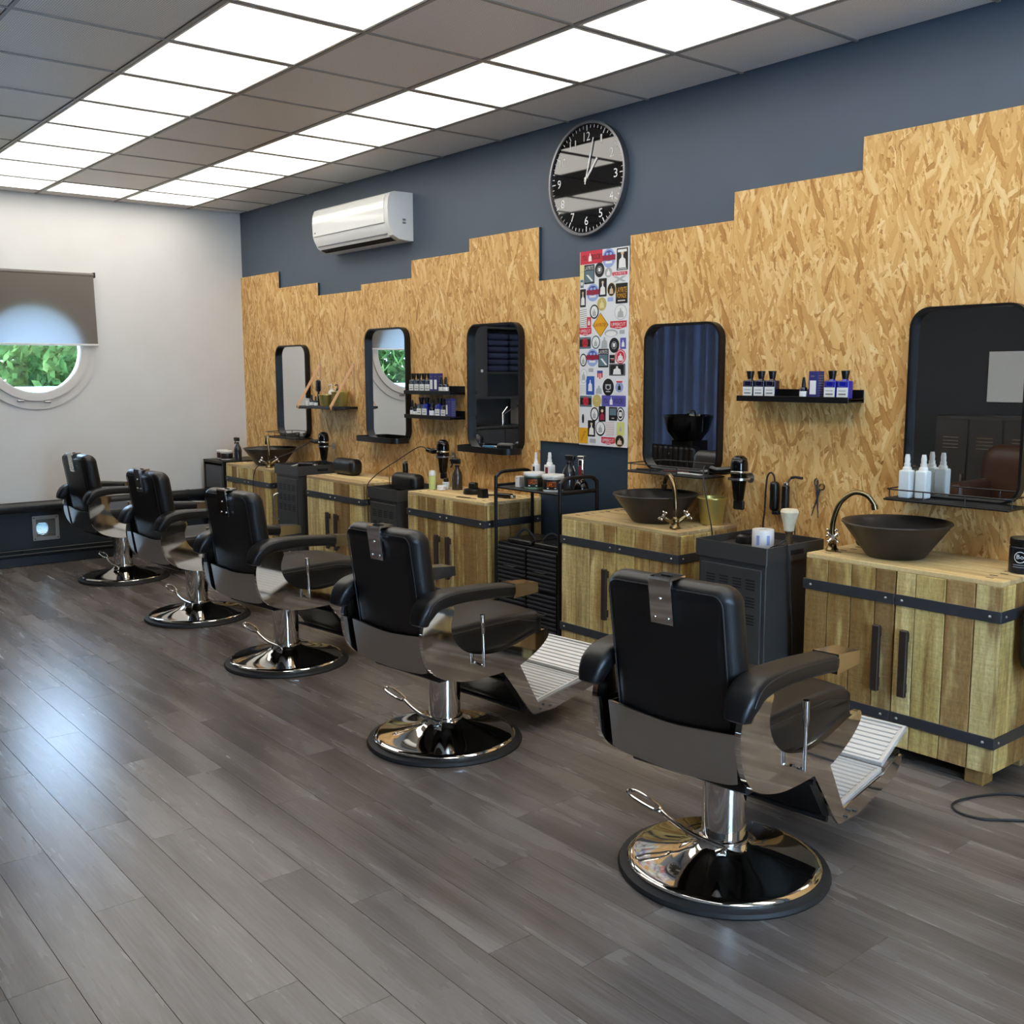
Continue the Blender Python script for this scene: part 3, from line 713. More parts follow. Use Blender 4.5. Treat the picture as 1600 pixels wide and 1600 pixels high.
# ------------------------------------------------------------------ trolley with slatted drawers
t = thing('tool_trolley', 'black tube trolley with slatted drawers and tubs on its shelf', 'trolley', (4.360, -.285, 0)); W2, D2 = .270, .135
for s_ in (-1, 1):
    MB().tube(smooth_path([(s_*W2,-D2,.06), (s_*W2,-D2,.5), (s_*W2,-D2,.88), (s_*W2,-D2+.012,.925), (s_*W2,-D2+.05,.945), (s_*W2,0,.947), (s_*W2,D2-.05,.945), (s_*W2,D2-.012,.925), (s_*W2,D2,.88), (s_*W2,D2,.5), (s_*W2,D2,.06)], 5), .0105, 12).build('side_loop', BMETAL, t)
    MB().tube([(s_*W2,-D2,.872), (s_*W2,D2,.872)], .008, 10).build('rail', BMETAL, t)
MB().box(-W2+.008, W2-.008, -D2-.004, D2+.004, .855, .866, .002).build('shelf', BMETAL, t, 0)
MB().box(-W2+.011, W2-.011, -D2+.006, D2, .08, .552, .002).build('drawer_case', BMETAL, t, 0)
CART = mat('black slat plastic', (58,59,62), .3, vary=.05)
for cx in (-.128, .128):
    for rz, (z0, z1) in enumerate(((.325, .540), (.095, .312))):
        dr = MB().box(cx-.120, cx+.120, -D2-.002, -D2+.006, z0, z1).build('drawer', BMETAL, t, 0)
        sl = MB(); n = 9
        for k in range(n):
            z = z0+.012+(z1-z0-.024)*k/(n-1); sl.prism([(-D2-.002, z-.008), (-D2-.013, z+.001), (-D2-.013, z+.005), (-D2-.002, z+.008)], cx-.117, cx+.117, 'x')
        sl.build('slats', CART, dr, 20)['kind'] = 'stuff'
        zc_ = (z0+z1)/2
        MB().tube([(cx-.05,-D2-.012,zc_), (cx-.04,-D2-.026,zc_-.004), (cx+.04,-D2-.026,zc_-.004), (cx+.05,-D2-.012,zc_)], .004, 8).build('drawer_pull', BMETAL, dr)
for sx in (-1, 1):
    for sy in (-1, 1):
        cs = MB().tube([(sx*W2-.010, sy*D2, .027), (sx*W2+.010, sy*D2, .027)], .027, 16).build('caster', RUBBER, t)
        MB().box(sx*W2-.014, sx*W2+.014, sy*D2-.012, sy*D2+.012, .04, .075).build('caster_fork', BMETAL, cs, 0)
for x, lab in ((4.265, 'black case lid with arched handle under the trolley shelf, next to the bottle box'), (4.495, 'black case lid with arched handle under the trolley shelf, next to the bowl cabinet')):
    b_ = thing('carry_case', lab, 'case', (x, -.285, .5525), 0, 'black cases on the trolley')
    MB().rbox((0,0,.014), (.20,.23,.028), .012, 3, 2).build('lid', BLACK, b_)
    MB().tube(smooth_path([(-.085,-.06,.024), (-.06,-.06,.05), (-.02,-.06,.075), (.02,-.06,.075), (.06,-.06,.05), (.085,-.06,.024)], 5), .009, 8, False, None, .7).build('handle', CART, b_)

# ------------------------------------------------------------------ shelf rack in the corner
t = thing('drawer_rack', 'low black rack with grey bins in the corner by the white wall', 'rack', (.305, -.27, 0))
mb = MB()
for x in (-.19, .19): mb.box(x-.012, x+.012, -.20, .20, 0, .775)
for z in (.02, .27, .52, .765): mb.box(-.19, .19, -.20, .20, z-.01, z+.01)
mb.box(-.19, .19, .19, .20, .02, .775); mb.build('frame', BMETAL, t, 0)
for z in (.03, .28, .53): MB().box(-.170, .170, -.198, .17, z+.002, z+.205, .006).build('bin', mat('grey bin', (66,68,74), .5) if 'grey bin' not in bpy.data.materials else bpy.data.materials['grey bin'], t, 0)
# ------------------------------------------------------------------ things on the boarded wall
YO = -.0155     # face of the strand board
t = thing('air_conditioner', 'white wall mounted air conditioner high on the slate wall', 'air conditioner', (2.168, -.001, 2.385))
pf = [(0,.0), (-.05,.0), (-.115,.006), (-.160,.030), (-.190,.085), (-.198,.11), (-.203,.21), (-.198,.265), (-.180,.300), (-.150,.314), (-.05,.316), (0,.316)]
MB().prism(pf, -.513, .513, 'x').build('body', WHITEP, t, 25)
fp = MB().prism([(-.199,.112), (-.2065,.112), (-.2105,.20), (-.206,.258), (-.190,.298), (-.183,.298), (-.200,.262)], -.500, .470, 'x').build('front_panel', mat('gloss white panel', (232,233,230), .12, vary=.02), t, 25)
MB().prism([(-.150,.0275), (-.155,.020), (-.190,.070), (-.198,.105), (-.192,.105)], -.490, .455, 'x').build('air_flap', WHITEP, t, 25)
MB().prism([(-.100,.006), (-.102,.0015), (-.146,.015), (-.146,.021)], -.490, .455, 'x').build('outlet_slot', SLOT, t, 0)
MB().prism([(-.166,.040), (-.171,.038), (-.174,.044), (-.169,.046)], -.49, .455, 'x').build('flap_groove', PRINT, t, 0)
for z in (.115, .135): MB().box(.5128, .5138, -.085, -.060, z-.007, z+.007).build('energy_label', PRINT, t, 0)
MB().tube([(-.46,-.2135,.135), (-.46,-.210,.135)], .005, 8).build('screw_cap', PRINT, t)

cx_, cz_, cr = 4.405, 2.545, .300
t = thing('wall_clock', 'round black glass wall clock with silver rim', 'clock', (cx_, -.001, cz_))
MB().ring(circ(0,0,cr,n=72), circ(0,0,cr-.013,n=72), 0, -.038, 'y').build('rim', mat('silver rim', (128,128,132), .3, .9), t)
MB().prism(circ(0,0,cr-.012,n=72), -.001, -.026, 'y').build('face', mat('black gloss dial', (8,9,11), .035, coat=.6, vary=0), t, 0)
DIAL = mat('white dial print', (235,235,235), .5, vary=0)
for h in range(1, 13):
    a = R(90-30*h); nm = wall_text(MB(), str(h), .222*math.cos(a), .222*math.sin(a), .050 if h > 9 else (.014 if h == 1 else .028), .046, -.0268).build('numeral', DIAL, t, 0)
tk = MB()
for k in range(60):
    a = R(6*k); M = Matrix.Rotation(-a, 4, 'Y'); tk.box(-.0025 if k % 5 == 0 else -.0014, .0025 if k % 5 == 0 else .0014, -.0272, -.0262, .252 if k % 5 == 0 else .264, .280, 0, M)
tk.build('minute_marks', DIAL, t, 0)['kind'] = 'stuff'
MB().box(-.0065, .0065, -.030, -.0285, -.02, .130, 0, Matrix.Rotation(R(40), 4, 'Y')).build('hour_hand', DIAL, t, 0)
MB().box(-.0038, .0038, -.033, -.0315, -.03, .215, 0, Matrix.Rotation(R(15), 4, 'Y')).build('minute_hand', DIAL, t, 0)
MB().tube([(0,-.026,0), (0,-.036,0)], .009, 12).build('hub', STEEL, t)

def mirror(x0, x1, z0, z1, label, style):
    w, h = x1-x0, z1-z0; t = thing('wall_mirror', label, 'mirror', ((x0+x1)/2, YO, (z0+z1)/2), 0, 'rounded black framed mirrors')
    n = 8; MB().ring(rr(0,0,w,h,.085,n), rr(0,0,w-.022,h-.022,.075,n), 0, -.042, 'y').build('frame', BMETAL, t)
    MB().prism(rr(0,0,w-.02,h-.02,.076,n), -.002, -.012, 'y').build('glass', MIRROR, t, 0)
    zb = -h/2+.012
    if style == 'tray':
        o_ = rr(0, -.075, w+.0, .150, .05, 6); tr = MB().prism(o_, zb-.016, zb-.010, 'z').build('tray', BMETAL, t, 30)
        MB().ring(o_, rr(0, -.075, w-.014, .136, .044, 6), zb-.011, zb+.022, 'z').build('tray_rim', BMETAL, tr, 30)
        return x0, zb-.010+(z0+z1)/2
    wt = w+.03; tr = MB().box(-wt/2, wt/2, -.158, -.002, zb-.020, zb-.012, .002).build('tray', BMETAL, t, 0)
    for k in range(5): MB().box(-wt/2+.004, wt/2-.004, -.150+.030*k, -.135+.030*k, zb-.012, zb-.009, .001).build('tray_slat', BMETAL, tr, 0)
    MB().tube([(-wt/2+.006,-.006,zb+.026), (-wt/2+.006,-.14,zb+.026), (-wt/2+.02,-.154,zb+.026), (wt/2-.02,-.154,zb+.026), (wt/2-.006,-.14,zb+.026), (wt/2-.006,-.006,zb+.026)], .0028, 8).build('wire_rail', BMETAL, tr)
    for x in (-wt/2+.006, -wt/6, wt/6, wt/2-.006): MB().tube([(x,-.153 if abs(x) < wt/2-.02 else -.12,zb-.014), (x,-.153 if abs(x) < wt/2-.02 else -.12,zb+.026)], .0025, 6).build('wire_post', BMETAL, tr)
    return x0, zb-.009+(z0+z1)/2
_, Z1 = mirror(6.354, 6.838, .985, 1.757, 'black framed mirror with two white bottles on its wire tray', 'wire')
_, Z2 = mirror(4.876, 5.376, .995, 1.745, 'black framed mirror with combs on its wire tray', 'wire')
_, Z3 = mirror(3.345, 3.865, 1.015, 1.802, 'black framed mirror with blue brushes on its rounded tray', 'tray')
_, Z4 = mirror(2.110, 2.645, 1.020, 1.816, 'black framed mirror with an empty rounded tray', 'tray')
_, Z5 = mirror(.690, 1.210, .985, 1.728, 'black framed mirror next to the white wall', 'wire')

def ledge(x0, x1, z, label, group=None):
    t = thing('picture_ledge', label, 'shelf', ((x0+x1)/2, YO, z), 0, group); hw = (x1-x0)/2
    MB().box(-hw, hw, -.118, 0, 0, .010, .001).box(-hw, hw, -.121, -.115, -.006, .020, .001).box(-hw, hw, -.006, 0, -.006, .050, .001).build('ledge', BMETAL, t, 0)
    for s_ in (-1, 1): MB().box(s_*hw-(.002 if s_ > 0 else 0), s_*hw+(.002 if s_ < 0 else 0), -.118, 0, -.004, .012).build('end_cap', BMETAL, t, 0)
    return z+.0105
SR = ledge(5.545, 6.135, 1.372, 'long black wall ledge with blue bottles between two mirrors')
SA = ledge(2.735, 3.268, 1.366, 'upper of two black wall ledges full of navy bottles', 'stacked ledges'); SB = ledge(2.735, 3.268, 1.206, 'lower of two black wall ledges full of navy bottles', 'stacked ledges')
t = thing('strap_shelf', 'black shelf hung from two tan leather straps', 'shelf', (1.635, YO, 1.236))
MB().box(-.295, .295, -.200, 0, 0, .018, .002).build('board', BMETAL, t, 0); SC = 1.2545
for x in (-.258, .252):
    MB().tube([(x,-.002,.335), (x,-.206,.020), (x,-.206,-.003), (x,-.100,-.004), (x,-.003,-.003), (x,-.002,.02), (x,-.002,.335)], .0105, 6, False, None, .16).build('strap', COPPER, t, 0)
    MB().tube([(x,-.002,.334), (x,-.009,.334)], .007, 10).build('strap_pin', STEEL, t)

# bottles and cartons -------------------------------------------------
def flask(x, y, z, m, label, group, s_=1.0):
    t = thing('square_bottle', label, 'bottle', (x, y, z), 0, group)
    b = MB().rbox((0,0,.0395*s_), (.057*s_,.040*s_,.079*s_), .006*s_, 2, 1).lathe([(.017*s_,.077*s_), (.013*s_,.084*s_), (.011*s_,.088*s_), (0,.088*s_)], 14).build('body', m, t)
    MB().lathe([(0,.086*s_), (.013*s_,.086*s_), (.014*s_,.092*s_), (.0185*s_,.117*s_), (.0185*s_,.122*s_), (0,.122*s_)], 16).build('cap', BLACK, t)
    lb = MB().box(-.0265*s_, .0265*s_, -.0208*s_, -.0200*s_, .004*s_, .050*s_).build('label', WHITEL, t, 0)
    MB().box(-.018*s_, .018*s_, -.0213*s_, -.0207*s_, .018*s_, .024*s_).box(-.018*s_, .018*s_, -.0213*s_, -.0207*s_, .034*s_, .0365*s_).build('print', PRINT, lb, 0)
    MB().ring(rr(0,.065*s_,.036*s_,.022*s_,.001,1), rr(0,.065*s_,.034*s_,.020*s_,.001,1), -.0203*s_, -.0198*s_, 'y').build('emblem', PRINT, t, 0)
def dropper(x, y, z, m, label, group, h=.09, r=.017, pip=False):
    t = thing('dropper_bottle', label, 'bottle', (x, y, z), 0, group)
    MB().lathe([(0,0), (r,0), (r,h*.44), (r*.8,h*.52), (r*.45,h*.55), (0,h*.55)], 18).build('body', m, t)
    MB().lathe([(0,h*.54), (r*.55,h*.54), (r*.5,h*.72), (r*.3,h*.98), (0,h)], 14).build('cap', WHITEP if pip else BLACK, t)
    MB().lathe([(r+.0004,h*.04), (r+.0006,h*.05), (r+.0006,h*.33), (r+.0004,h*.34)], 18).build('label', WHITEL, t)
def carton(x, y, z, w, d, h, label, group=None, m=None, wlab=True):
    t = thing('carton', label, 'box', (x, y, z), 0, group)
    MB().box(-w/2, w/2, -d/2, d/2, 0, h, .001).build('box', m or VIOLET, t, 0)
    if wlab: MB().box(-w*.36, w*.30, -d/2-.0006, -d/2, h*.16, h*.66).build('label', WHITEL, t, 0)
    lines = MB()
    for k in range(9): lines.box(w/2, w/2+.0005, -d*.38, d*.38, h*(.1+.09*k), h*(.13+.09*k))
    lines.box(-w*.3, w*.1, -d/2-.0005, -d/2, h*.80, h*.84); lines.build('print', PRINT, t, 0)
yR = YO-.068
for x, l_ in ((5.582, 'at the end towards the mirror with combs'), (5.644, 'in the middle of three'), (5.706, 'beside the empty stretch')): flask(x, yR, SR, NAVYB, 'dark navy square bottle on the long ledge, ' + l_, 'navy bottles on the long ledge')
dropper(5.882, yR-.01, SR, NAVYB, 'small dark dropper bottle beside the tall carton on the long ledge', None, .095, .017)
carton(5.940, yR, SR, .048, .046, .120, 'tall indigo carton on the long single ledge')
for x, l_ in ((6.020, 'beside the tall carton'), (6.084, 'at the very end')): flask(x, yR, SR, BLUEB, 'bright royal blue square bottle on the long ledge, ' + l_, 'blue bottles on the long ledge')
for k in range(4): flask(2.778+.0625*k, yR, SA, NAVYB, ('first', 'second', 'third', 'last')[k] + ' navy square bottle of four on the upper ledge, counted towards the cartons', 'navy bottles on the upper ledge', 1.0)
for k in range(2): carton(3.018+.048*k, yR, SA, .044, .044, .122, ('indigo carton touching the navy bottles on the upper ledge', 'indigo carton touching the slim bottles on the upper ledge')[k], 'cartons on the upper ledge')
for k in range(2): dropper(3.104+.046*k, yR, SA, NAVYB, ('slim dark bottle touching the cartons on the upper ledge', 'slim dark bottle at the free end of the upper ledge')[k], 'slim bottles on the upper ledge', .100, .020)
for x, h, l_ in ((2.775, .105, 'taller'), (2.812, .085, 'shorter')): dropper(x, yR-.01, SB, NAVYB, l_ + ' of two pointed dropper bottles on the lower ledge', 'dropper bottles on the lower ledge', h, .0165)
flask(2.866, yR, SB, NAVYB, 'navy square bottle beside the droppers on the lower ledge', None); flask(2.930, yR, SB, BLUEB, 'royal blue square bottle beside a navy one on the lower ledge', None)
dropper(2.990, yR+.010, SB, NAVYB, 'slim dark bottle standing behind another on the lower ledge', None, .10, .016); dropper(3.020, yR-.022, SB, NAVYB, 'dark pump bottle in front on the lower ledge', None, .115, .0175)
flask(3.078, yR, SB, BLUEB, 'royal blue square bottle alone in the middle of the lower ledge', None); flask(3.142, yR, SB, NAVYB, 'navy square bottle before the cartons on the lower ledge', None, .95)
carton(3.190, yR, SB, .030, .044, .120, 'slim indigo carton on the lower of the two ledges'); carton(3.232, yR-.015, SB, .038, .040, .122, 'indigo carton at the very end of the lower ledge', None, None, False)

def pot(x, y, z, r, h, label):
    t = thing('gold_pot', label, 'pot', (x, y, z))
    MB().lathe([(0,.001), (r*.72,.001), (r*.74,.004), (r*.98,h-.006), (r*1.01,h-.003), (r*1.01,h), (r*.96,h), (r*.72,.008), (0,.006)], 40).build('pot', GOLD, t)
    MB().lathe([(r*.96,h-.004), (r*1.015,h-.005), (r*1.02,h-.002), (r*1.0,h+.001), (r*.955,h)], 40).build('rim', GOLD, t)
pot(5.398, -.118, CH_, .072, .130, 'brass gold pot beside the bowl on the cabinet')
pot(1.660, YO-.115, SC, .058, .088, 'smaller gold pot on the strap shelf'); pot(1.822, YO-.085, SC, .068, .112, 'larger gold pot on the strap shelf')
t = thing('hair_brush', 'black paddle hair brush leaning on the strap shelf', 'brush', (1.462, YO-.085, SC), 20)
MB().rbox((0,.02,.150), (.05,.016,.095), .02, 3, 2).tube([(0,.02,0), (0,.02,.05), (0,.02,.11)], [.008,.010,.008], 10).build('brush_body', BLACK, t)
for k in range(6):
    for j in range(3): MB().tube([(-.014+.014*j,.013,.12+.012*k), (-.014+.014*j,.002,.12+.012*k)], .0016, 5).build('bristle', RUBBER, t)
t = thing('jar', 'small white jar on the strap shelf', 'jar', (1.440, YO-.150, SC)); MB().cyl((0,0,0), .018, 0, .042, 18, None, .002).build('jar_body', WHITEP, t); MB().cyl((0,0,0), .019, .042, .056, 18, None, .002).build('lid', STEEL, t)
dropper(1.500, YO-.150, SC, NAVYB, 'small navy bottle with white label on the strap shelf', None, .085, .017)
dropper(1.545, YO-.140, SC, NAVYB, 'small dark bottle beside the smaller gold pot on the strap shelf', None, .075, .016)
def pump(x, y, z, r, h, m, mc, label):
    t = thing('pump_bottle', label, 'bottle', (x, y, z))
    MB().lathe([(0,0), (r,0), (r,h*.62), (r*.8,h*.70), (r*.35,h*.73), (0,h*.73)], 20).build('body', m, t)
    MB().cyl((0,0,0), r*.45, h*.72, h*.80, 14).tube([(0,0,h*.78), (0,0,h*.95)], r*.14, 8).tube(smooth_path([(.005,0,h*.96), (-r*.6,0,h*.98), (-r*1.2,0,h*.93)], 4), r*.18, 8).build('pump', mc, t)
    MB().lathe([(r+.0005,h*.1), (r+.0005,h*.5)], 20).build('label', WHITEL if m is not WHITEP else PRINT, t)
pump(1.625, YO-.045, SC, .026, .165, WHITEP, WHITEP, 'white pump bottle behind the gold pots on the strap shelf'); pump(1.702, YO-.040, SC, .024, .165, BLACK, BLACK, 'black pump bottle behind the gold pots on the strap shelf')

# sticker board -------------------------------------------------------
BX0, BX1, BZ0, BZ1 = 4.349, 4.727, 1.096, 2.160
t = thing('sticker_board', 'tall white board covered in round and square stickers', 'board', (0, 0, 0))
t.location = ((BX0+BX1)/2, YO-.0005, BZ0); bw, bh = BX1-BX0, BZ1-BZ0
MB().box(-bw/2, bw/2, -.006, 0, 0, bh, .001).build('panel', mat('white board', (226,228,230), .35, vary=.02), t, 0)
SM = {n_: mat('sticker ' + n_, c_, .4, vary=.05) for n_, c_ in dict(red=(206,48,66), blue=(70,80,160), sky=(150,170,215), black=(26,27,29), white=(232,232,230), grey=(176,180,182), gold=(196,176,104), yellow=(226,166,30), cream=(226,214,150), purple=(92,88,170), royal=(50,90,180), teal=(96,120,130), maroon=(150,36,62), skin=(214,190,160), lime=(214,214,130), brown=(90,60,48)).items()}
def B(px, py):
    u = (px-225)/310; top = 178-(px-225)*.132; bot = 1380+(px-225)*.074
    return -bw/2+u*bw, bh*(1-(py-top)/(bot-top))
yS = -.0062
def st(px, py, w, h, shape, colr, extra=(), label=None):
    x, z = B(px, py); W_, H_ = w/300*bw, h/1180*bh; k = .0007
    def poly(sh, cx, cz, ww, hh):
        if sh == 'o': return circ(cx, cz, ww/2, hh/2, 28)
        if sh == 'd': return [(cx+ww/2,cz), (cx,cz+hh/2), (cx-ww/2,cz), (cx,cz-hh/2)]
        if sh == 'b': return [(cx-ww/2,cz+hh/2), (cx-ww/2,cz-hh*.25), (cx,cz-hh/2), (cx+ww/2,cz-hh*.25), (cx+ww/2,cz+hh/2)]
        if sh == 'f': return [(cx-ww*.10,cz+hh*.5), (cx+ww*.10,cz+hh*.5), (cx+ww*.13,cz+hh*.25), (cx+ww*.42,cz+hh*.1), (cx+ww*.5,cz-hh*.5), (cx-ww*.5,cz-hh*.5), (cx-ww*.42,cz+hh*.1), (cx-ww*.13,cz+hh*.25)]
        if sh[0] == '/': a = ww*.28; return [(cx-ww/2,cz-hh/2), (cx-ww/2+a,cz-hh/2), (cx+ww/2,cz+hh/2), (cx+ww/2-a,cz+hh/2)]
        if sh[0] == '\\': a = ww*.28; return [(cx+ww/2,cz-hh/2), (cx+ww/2-a,cz-hh/2), (cx-ww/2,cz+hh/2), (cx-ww/2+a,cz+hh/2)]
        return rr(cx, cz, ww, hh, min(ww, hh)*.04, 2)
    o = MB().prism(poly(shape, x, z, W_, H_), yS, yS-k, 'y').build('sticker', SM[colr], t, 0)
    for i, e in enumerate(extra):
        y = yS-k*(1.3+i*.5)
        if e[0] == 'T': wall_text(MB(), e[1], x+e[3]*W_, z+e[4]*H_, e[5]*W_, e[6]*H_, y, e[7] if len(e) > 7 else 0).build('lettering', SM[e[2]], o, 0)
        elif e[0] == 'S':
            mb = MB()
            for q in range(e[2]): zz = z-H_/2+H_*(q+.5)/e[2]; mb.add([(x-W_*.5,y,zz-H_*.03), (x-W_*.5,y,zz-H_*.005), (x+W_*.5,y,zz+H_*.05), (x+W_*.5,y,zz+H_*.025)], [(0,1,2,3)])
            mb.build('stripe_print', SM[e[1]], o, 0)
        else: MB().prism(poly(e[0], x+e[2]*W_, z+e[3]*H_, e[4]*W_, e[5]*H_), yS-k*.5, y, 'y').build('print', SM[e[1]], o, 0)
LAY = (('r','teal',0,-.12,.86,.62), ('\\','white',.05,-.2,.7,.35), ('T','LAYRITE','white',0,.33,.86,.2)); DISC = (('o','blue',0,.12,.72,.55), ('r','maroon',0,.02,1.0,.28), ('r','white',0,-.22,.5,.12), ('o','sky',-.12,.22,.2,.15), ('o','sky',.16,.22,.2,.15))
FACE = (('o','white',0,0,.78,.80), ('f','grey',.0,-.05,.4,.5)); REC = (('o','grey',0,0,.55,.5), ('o','black',0,0,.45,.42), ('b','white',0,0,.26,.28)); FIG = (('f','white',0,-.08,.66,.62), ('o','skin',0,.28,.28,.16))
UPP = (('T','UPPERCUT','white',0,.08,.86,.42), ('r','white',0,-.30,.4,.08)); LRD = (('r','black',0,0,.92,.62), ('o','red',0,0,.5,.8), ('T','LRD','black',0,0,.42,.4)); PEACE = (('f','white',0,0,.5,.6),)
for s_ in [(300,208,138,78,'r','red',(('T','YOU','black',-.30,0,.22,.42), ('f','white',-.05,0,.14,.6), ('T','ROCK!','black',.25,0,.42,.42))), (412,212,78,112,'o','sky',DISC), (495,218,66,128,'r','black',FIG+(('r','white',0,.38,.8,.12), ('r','grey',0,-.44,.8,.06))),
  (240,300,26,88,'r','cream',(('/','grey',0,0,.8,.1),)), (288,312,64,114,'r','black',LAY), (354,285,58,88,'o','black',REC), (410,300,44,58,'o','grey',(('f','white',0,0,.5,.6),)), (480,306,88,20,'r','red',(('T','LAYRITE','white',0,0,.8,.6),)), (480,340,80,34,'/','grey',(('\\','grey',0,0,1,1),)),
  (240,372,20,48,'r','teal',(('r','white',0,0,.6,.4),)), (375,393,48,108,'r','black',FIG), (430,405,50,80,'o','gold',(('o','black',0,0,.9,.92), ('f','skin',0,-.05,.45,.55))), (493,428,70,118,'r','black',(('T','LAYRITE','yellow',0,.17,.88,.26), ('T','POMADE','yellow',0,-.12,.80,.24), ('r','white',0,-.36,.6,.05))),
  (247,460,36,108,'r','black',FIG), (312,425,78,104,'o','sky',DISC), (370,495,56,80,'o','gold',(('f','cream',0,0,.5,.6),)), (424,466,34,24,'r','sky',()), (322,543,56,86,'o','black',FACE), (488,545,72,90,'o','grey',(('o','white',0,0,.92,.92), ('f','grey',0,-.05,.5,.6))),
  (250,585,44,112,'r','white',(('S','black',9),)), (288,608,26,62,'r','red',(('f','white',0,0,.5,.6),)), (362,625,98,146,'d','brown',(('d','yellow',0,0,.93,.95), ('T','LAYRITE!','maroon',0,0,.74,.14))), (475,625,98,48,'b','red',UPP), (265,668,76,48,'b','red',UPP), (430,675,80,44,'o','grey',(('o','white',0,-.1,.8,.7),)), (498,668,30,24,'r','grey',()),
  (263,738,74,70,'r','teal',LRD), (333,733,54,82,'o','teal',FACE), (388,735,38,66,'f','grey',()), (450,752,60,90,'o','black',REC), (505,740,34,66,'r','purple',(('f','white',0,0,.5,.6),)), (252,845,44,80,'o','black',FACE), (312,830,76,106,'o','sky',DISC), (383,832,62,112,'r','black',LAY), (438,838,32,50,'r','black',(('r','white',0,.05,.7,.06), ('r','red',.1,-.1,.5,.1))),
  (490,823,64,86,'o','red',(('o','white',0,0,.84,.86), ('o','red',0,0,.74,.76), ('f','white',0,-.03,.5,.5))), (470,905,96,70,'r','black',(('r','grey',0,0,.90,.88), ('r','black',0,0,.87,.84), ('f','white',0,-.05,.5,.7))), (255,945,44,88,'o','grey',(('o','white',0,0,.9,.92), ('f','grey',0,0,.5,.6))), (303,908,30,22,'r','grey',()), (362,938,56,74,'o','white',(('b','red',0,0,.6,.7), ('r','white',-.1,-.08,.08,.4), ('r','white',.1,-.08,.08,.4), ('r','blue',0,.25,.6,.2))),
  (299,1005,52,114,'r','royal',PEACE), (248,1030,40,54,'r','white',(('S','teal',6),)), (355,1032,40,50,'f','grey',()), (415,1016,68,104,'o','black',(('b','grey',0,0,.5,.35), ('o','black',0,0,.3,.2), ('r','white',0,-.25,.4,.04))), (485,1010,60,90,'o','white',(('o','sky',0,-.05,.8,.7), ('f','black',0,-.05,.3,.4), ('r','red',0,.3,.6,.1))),
  (270,1105,76,68,'r','teal',LRD), (343,1102,56,78,'o','gold',(('o','cream',0,0,.1,.1),)), (450,1103,146,66,'r','purple',(('T','YOU','black',-.33,0,.2,.46), ('f','white',-.10,0,.12,.7), ('T','ROCK!','black',.22,0,.38,.46))), (328,1187,52,86,'o','black',FACE), (378,1185,42,94,'r','black',(('f','maroon',0,-.12,.7,.55), ('o','skin',0,.2,.36,.2))), (447,1185,50,82,'r','black',(('r','teal',0,.15,.8,.5), ('r','white',0,-.32,.3,.05))), (494,1187,46,84,'o','black',(('o','white',0,0,.8,.82), ('o','black',0,0,.6,.6), ('r','white',0,0,.4,.3))),
  (252,1215,14,58,'o','black',()), (309,1278,46,100,'r','black',FIG), (367,1280,60,90,'o','black',(('o','white',0,.04,.86,.84), ('f','grey',0,0,.4,.5))), (428,1280,54,88,'r','white',(('S','maroon',8),)), (495,1280,46,80,'r','lime',(('f','grey',0,0,.3,.4),)), (256,1323,56,98,'r','yellow',(('T','LAYRITE','brown',0,0,.9,.16,58),)), (318,1357,38,26,'r','grey',()), (417,1358,84,46,'b','red',UPP), (490,1358,56,74,'o','gold',(('o','black',0,0,.9,.9), ('f','skin',0,-.05,.5,.5)))]: st(*s_)
# ------------------------------------------------------------------ dryers and tools hung on the wall
def dryer(x, z, label, hook, cord=None, y=-.105):
    t = thing('hair_dryer', label, 'hair dryer', (x, y, z), 0, 'hair dryers in wall rings')
    MB().lathe([(0,.112), (.020,.110), (.034,.098), (.041,.075), (.042,.04), (.038,.0), (.034,-.02), (.026,-.09), (.022,-.105), (0,-.105)], 28).build('barrel', GLOSSB, t)
    MB().rbox((.003,0,-.125), (.062,.018,.045), .008, 3, 1).build('nozzle', BLACK, t)
    MB().lathe([(.0415,.028), (.0432,.031), (.0432,.036), (.0415,.039)], 28).build('trim_ring', CHROME, t)
    MB().tube(smooth_path([(-.02,0,.045), (-.07,-.005,.034), (-.12,-.008,.030), (-.165,-.01,.036)], 5), [.017]*4+[.019]*6+[.016]*6, 14).build('handle', GLOSSB, t)
    for k in range(5): MB().ring(circ(0,0,.012+.006*k,n=20), circ(0,0,.009+.006*k,n=20), .104-.003*k, .1075-.003*k+.002, 'z').build('grille_ring', RUBBER, t)
    if cord: MB().tube(smooth_path([(-.165,-.01,.036)]+[(a-x, b-y, c-z) for a, b, c in cord], 6), .0034, 8).build('cord', RUBBER, t)
    h = thing('dryer_holder', hook, 'holder', (x, YO, z), 0, 'wall rings for dryers'); d = y-YO
    MB().ring(circ(0,d,.052,n=32), circ(0,d,.0455,n=32), -.004, .006, 'z').build('ring', STEEL, h)
    MB().box(-.010, .010, d+.048, -.004, -.003, .005).build('arm', STEEL, h, 0); MB().tube([(0,-.001,0), (0,-.006,0)], .024, 18).build('wall_plate', STEEL, h)
dryer(5.548, .998, 'glossy black hair dryer hung beside the mirror with combs', 'steel dryer ring beside the mirror with combs', [(5.372,-.150,1.045), (5.42,-.205,.97), (5.462,-.222,.86), (5.494,-.228,.75), (5.502,-.224,.62), (5.504,-.22,.45)])
dryer(3.140, .958, 'glossy black hair dryer hung behind the brown spray bottle', 'steel dryer ring below the stacked ledges', [(2.90,-.13,1.01), (2.80,-.22,.93), (2.785,-.40,.83), (2.80,-.482,.755), (2.81,-.484,.62), (2.815,-.484,.48), (2.82,-.49,.30)])
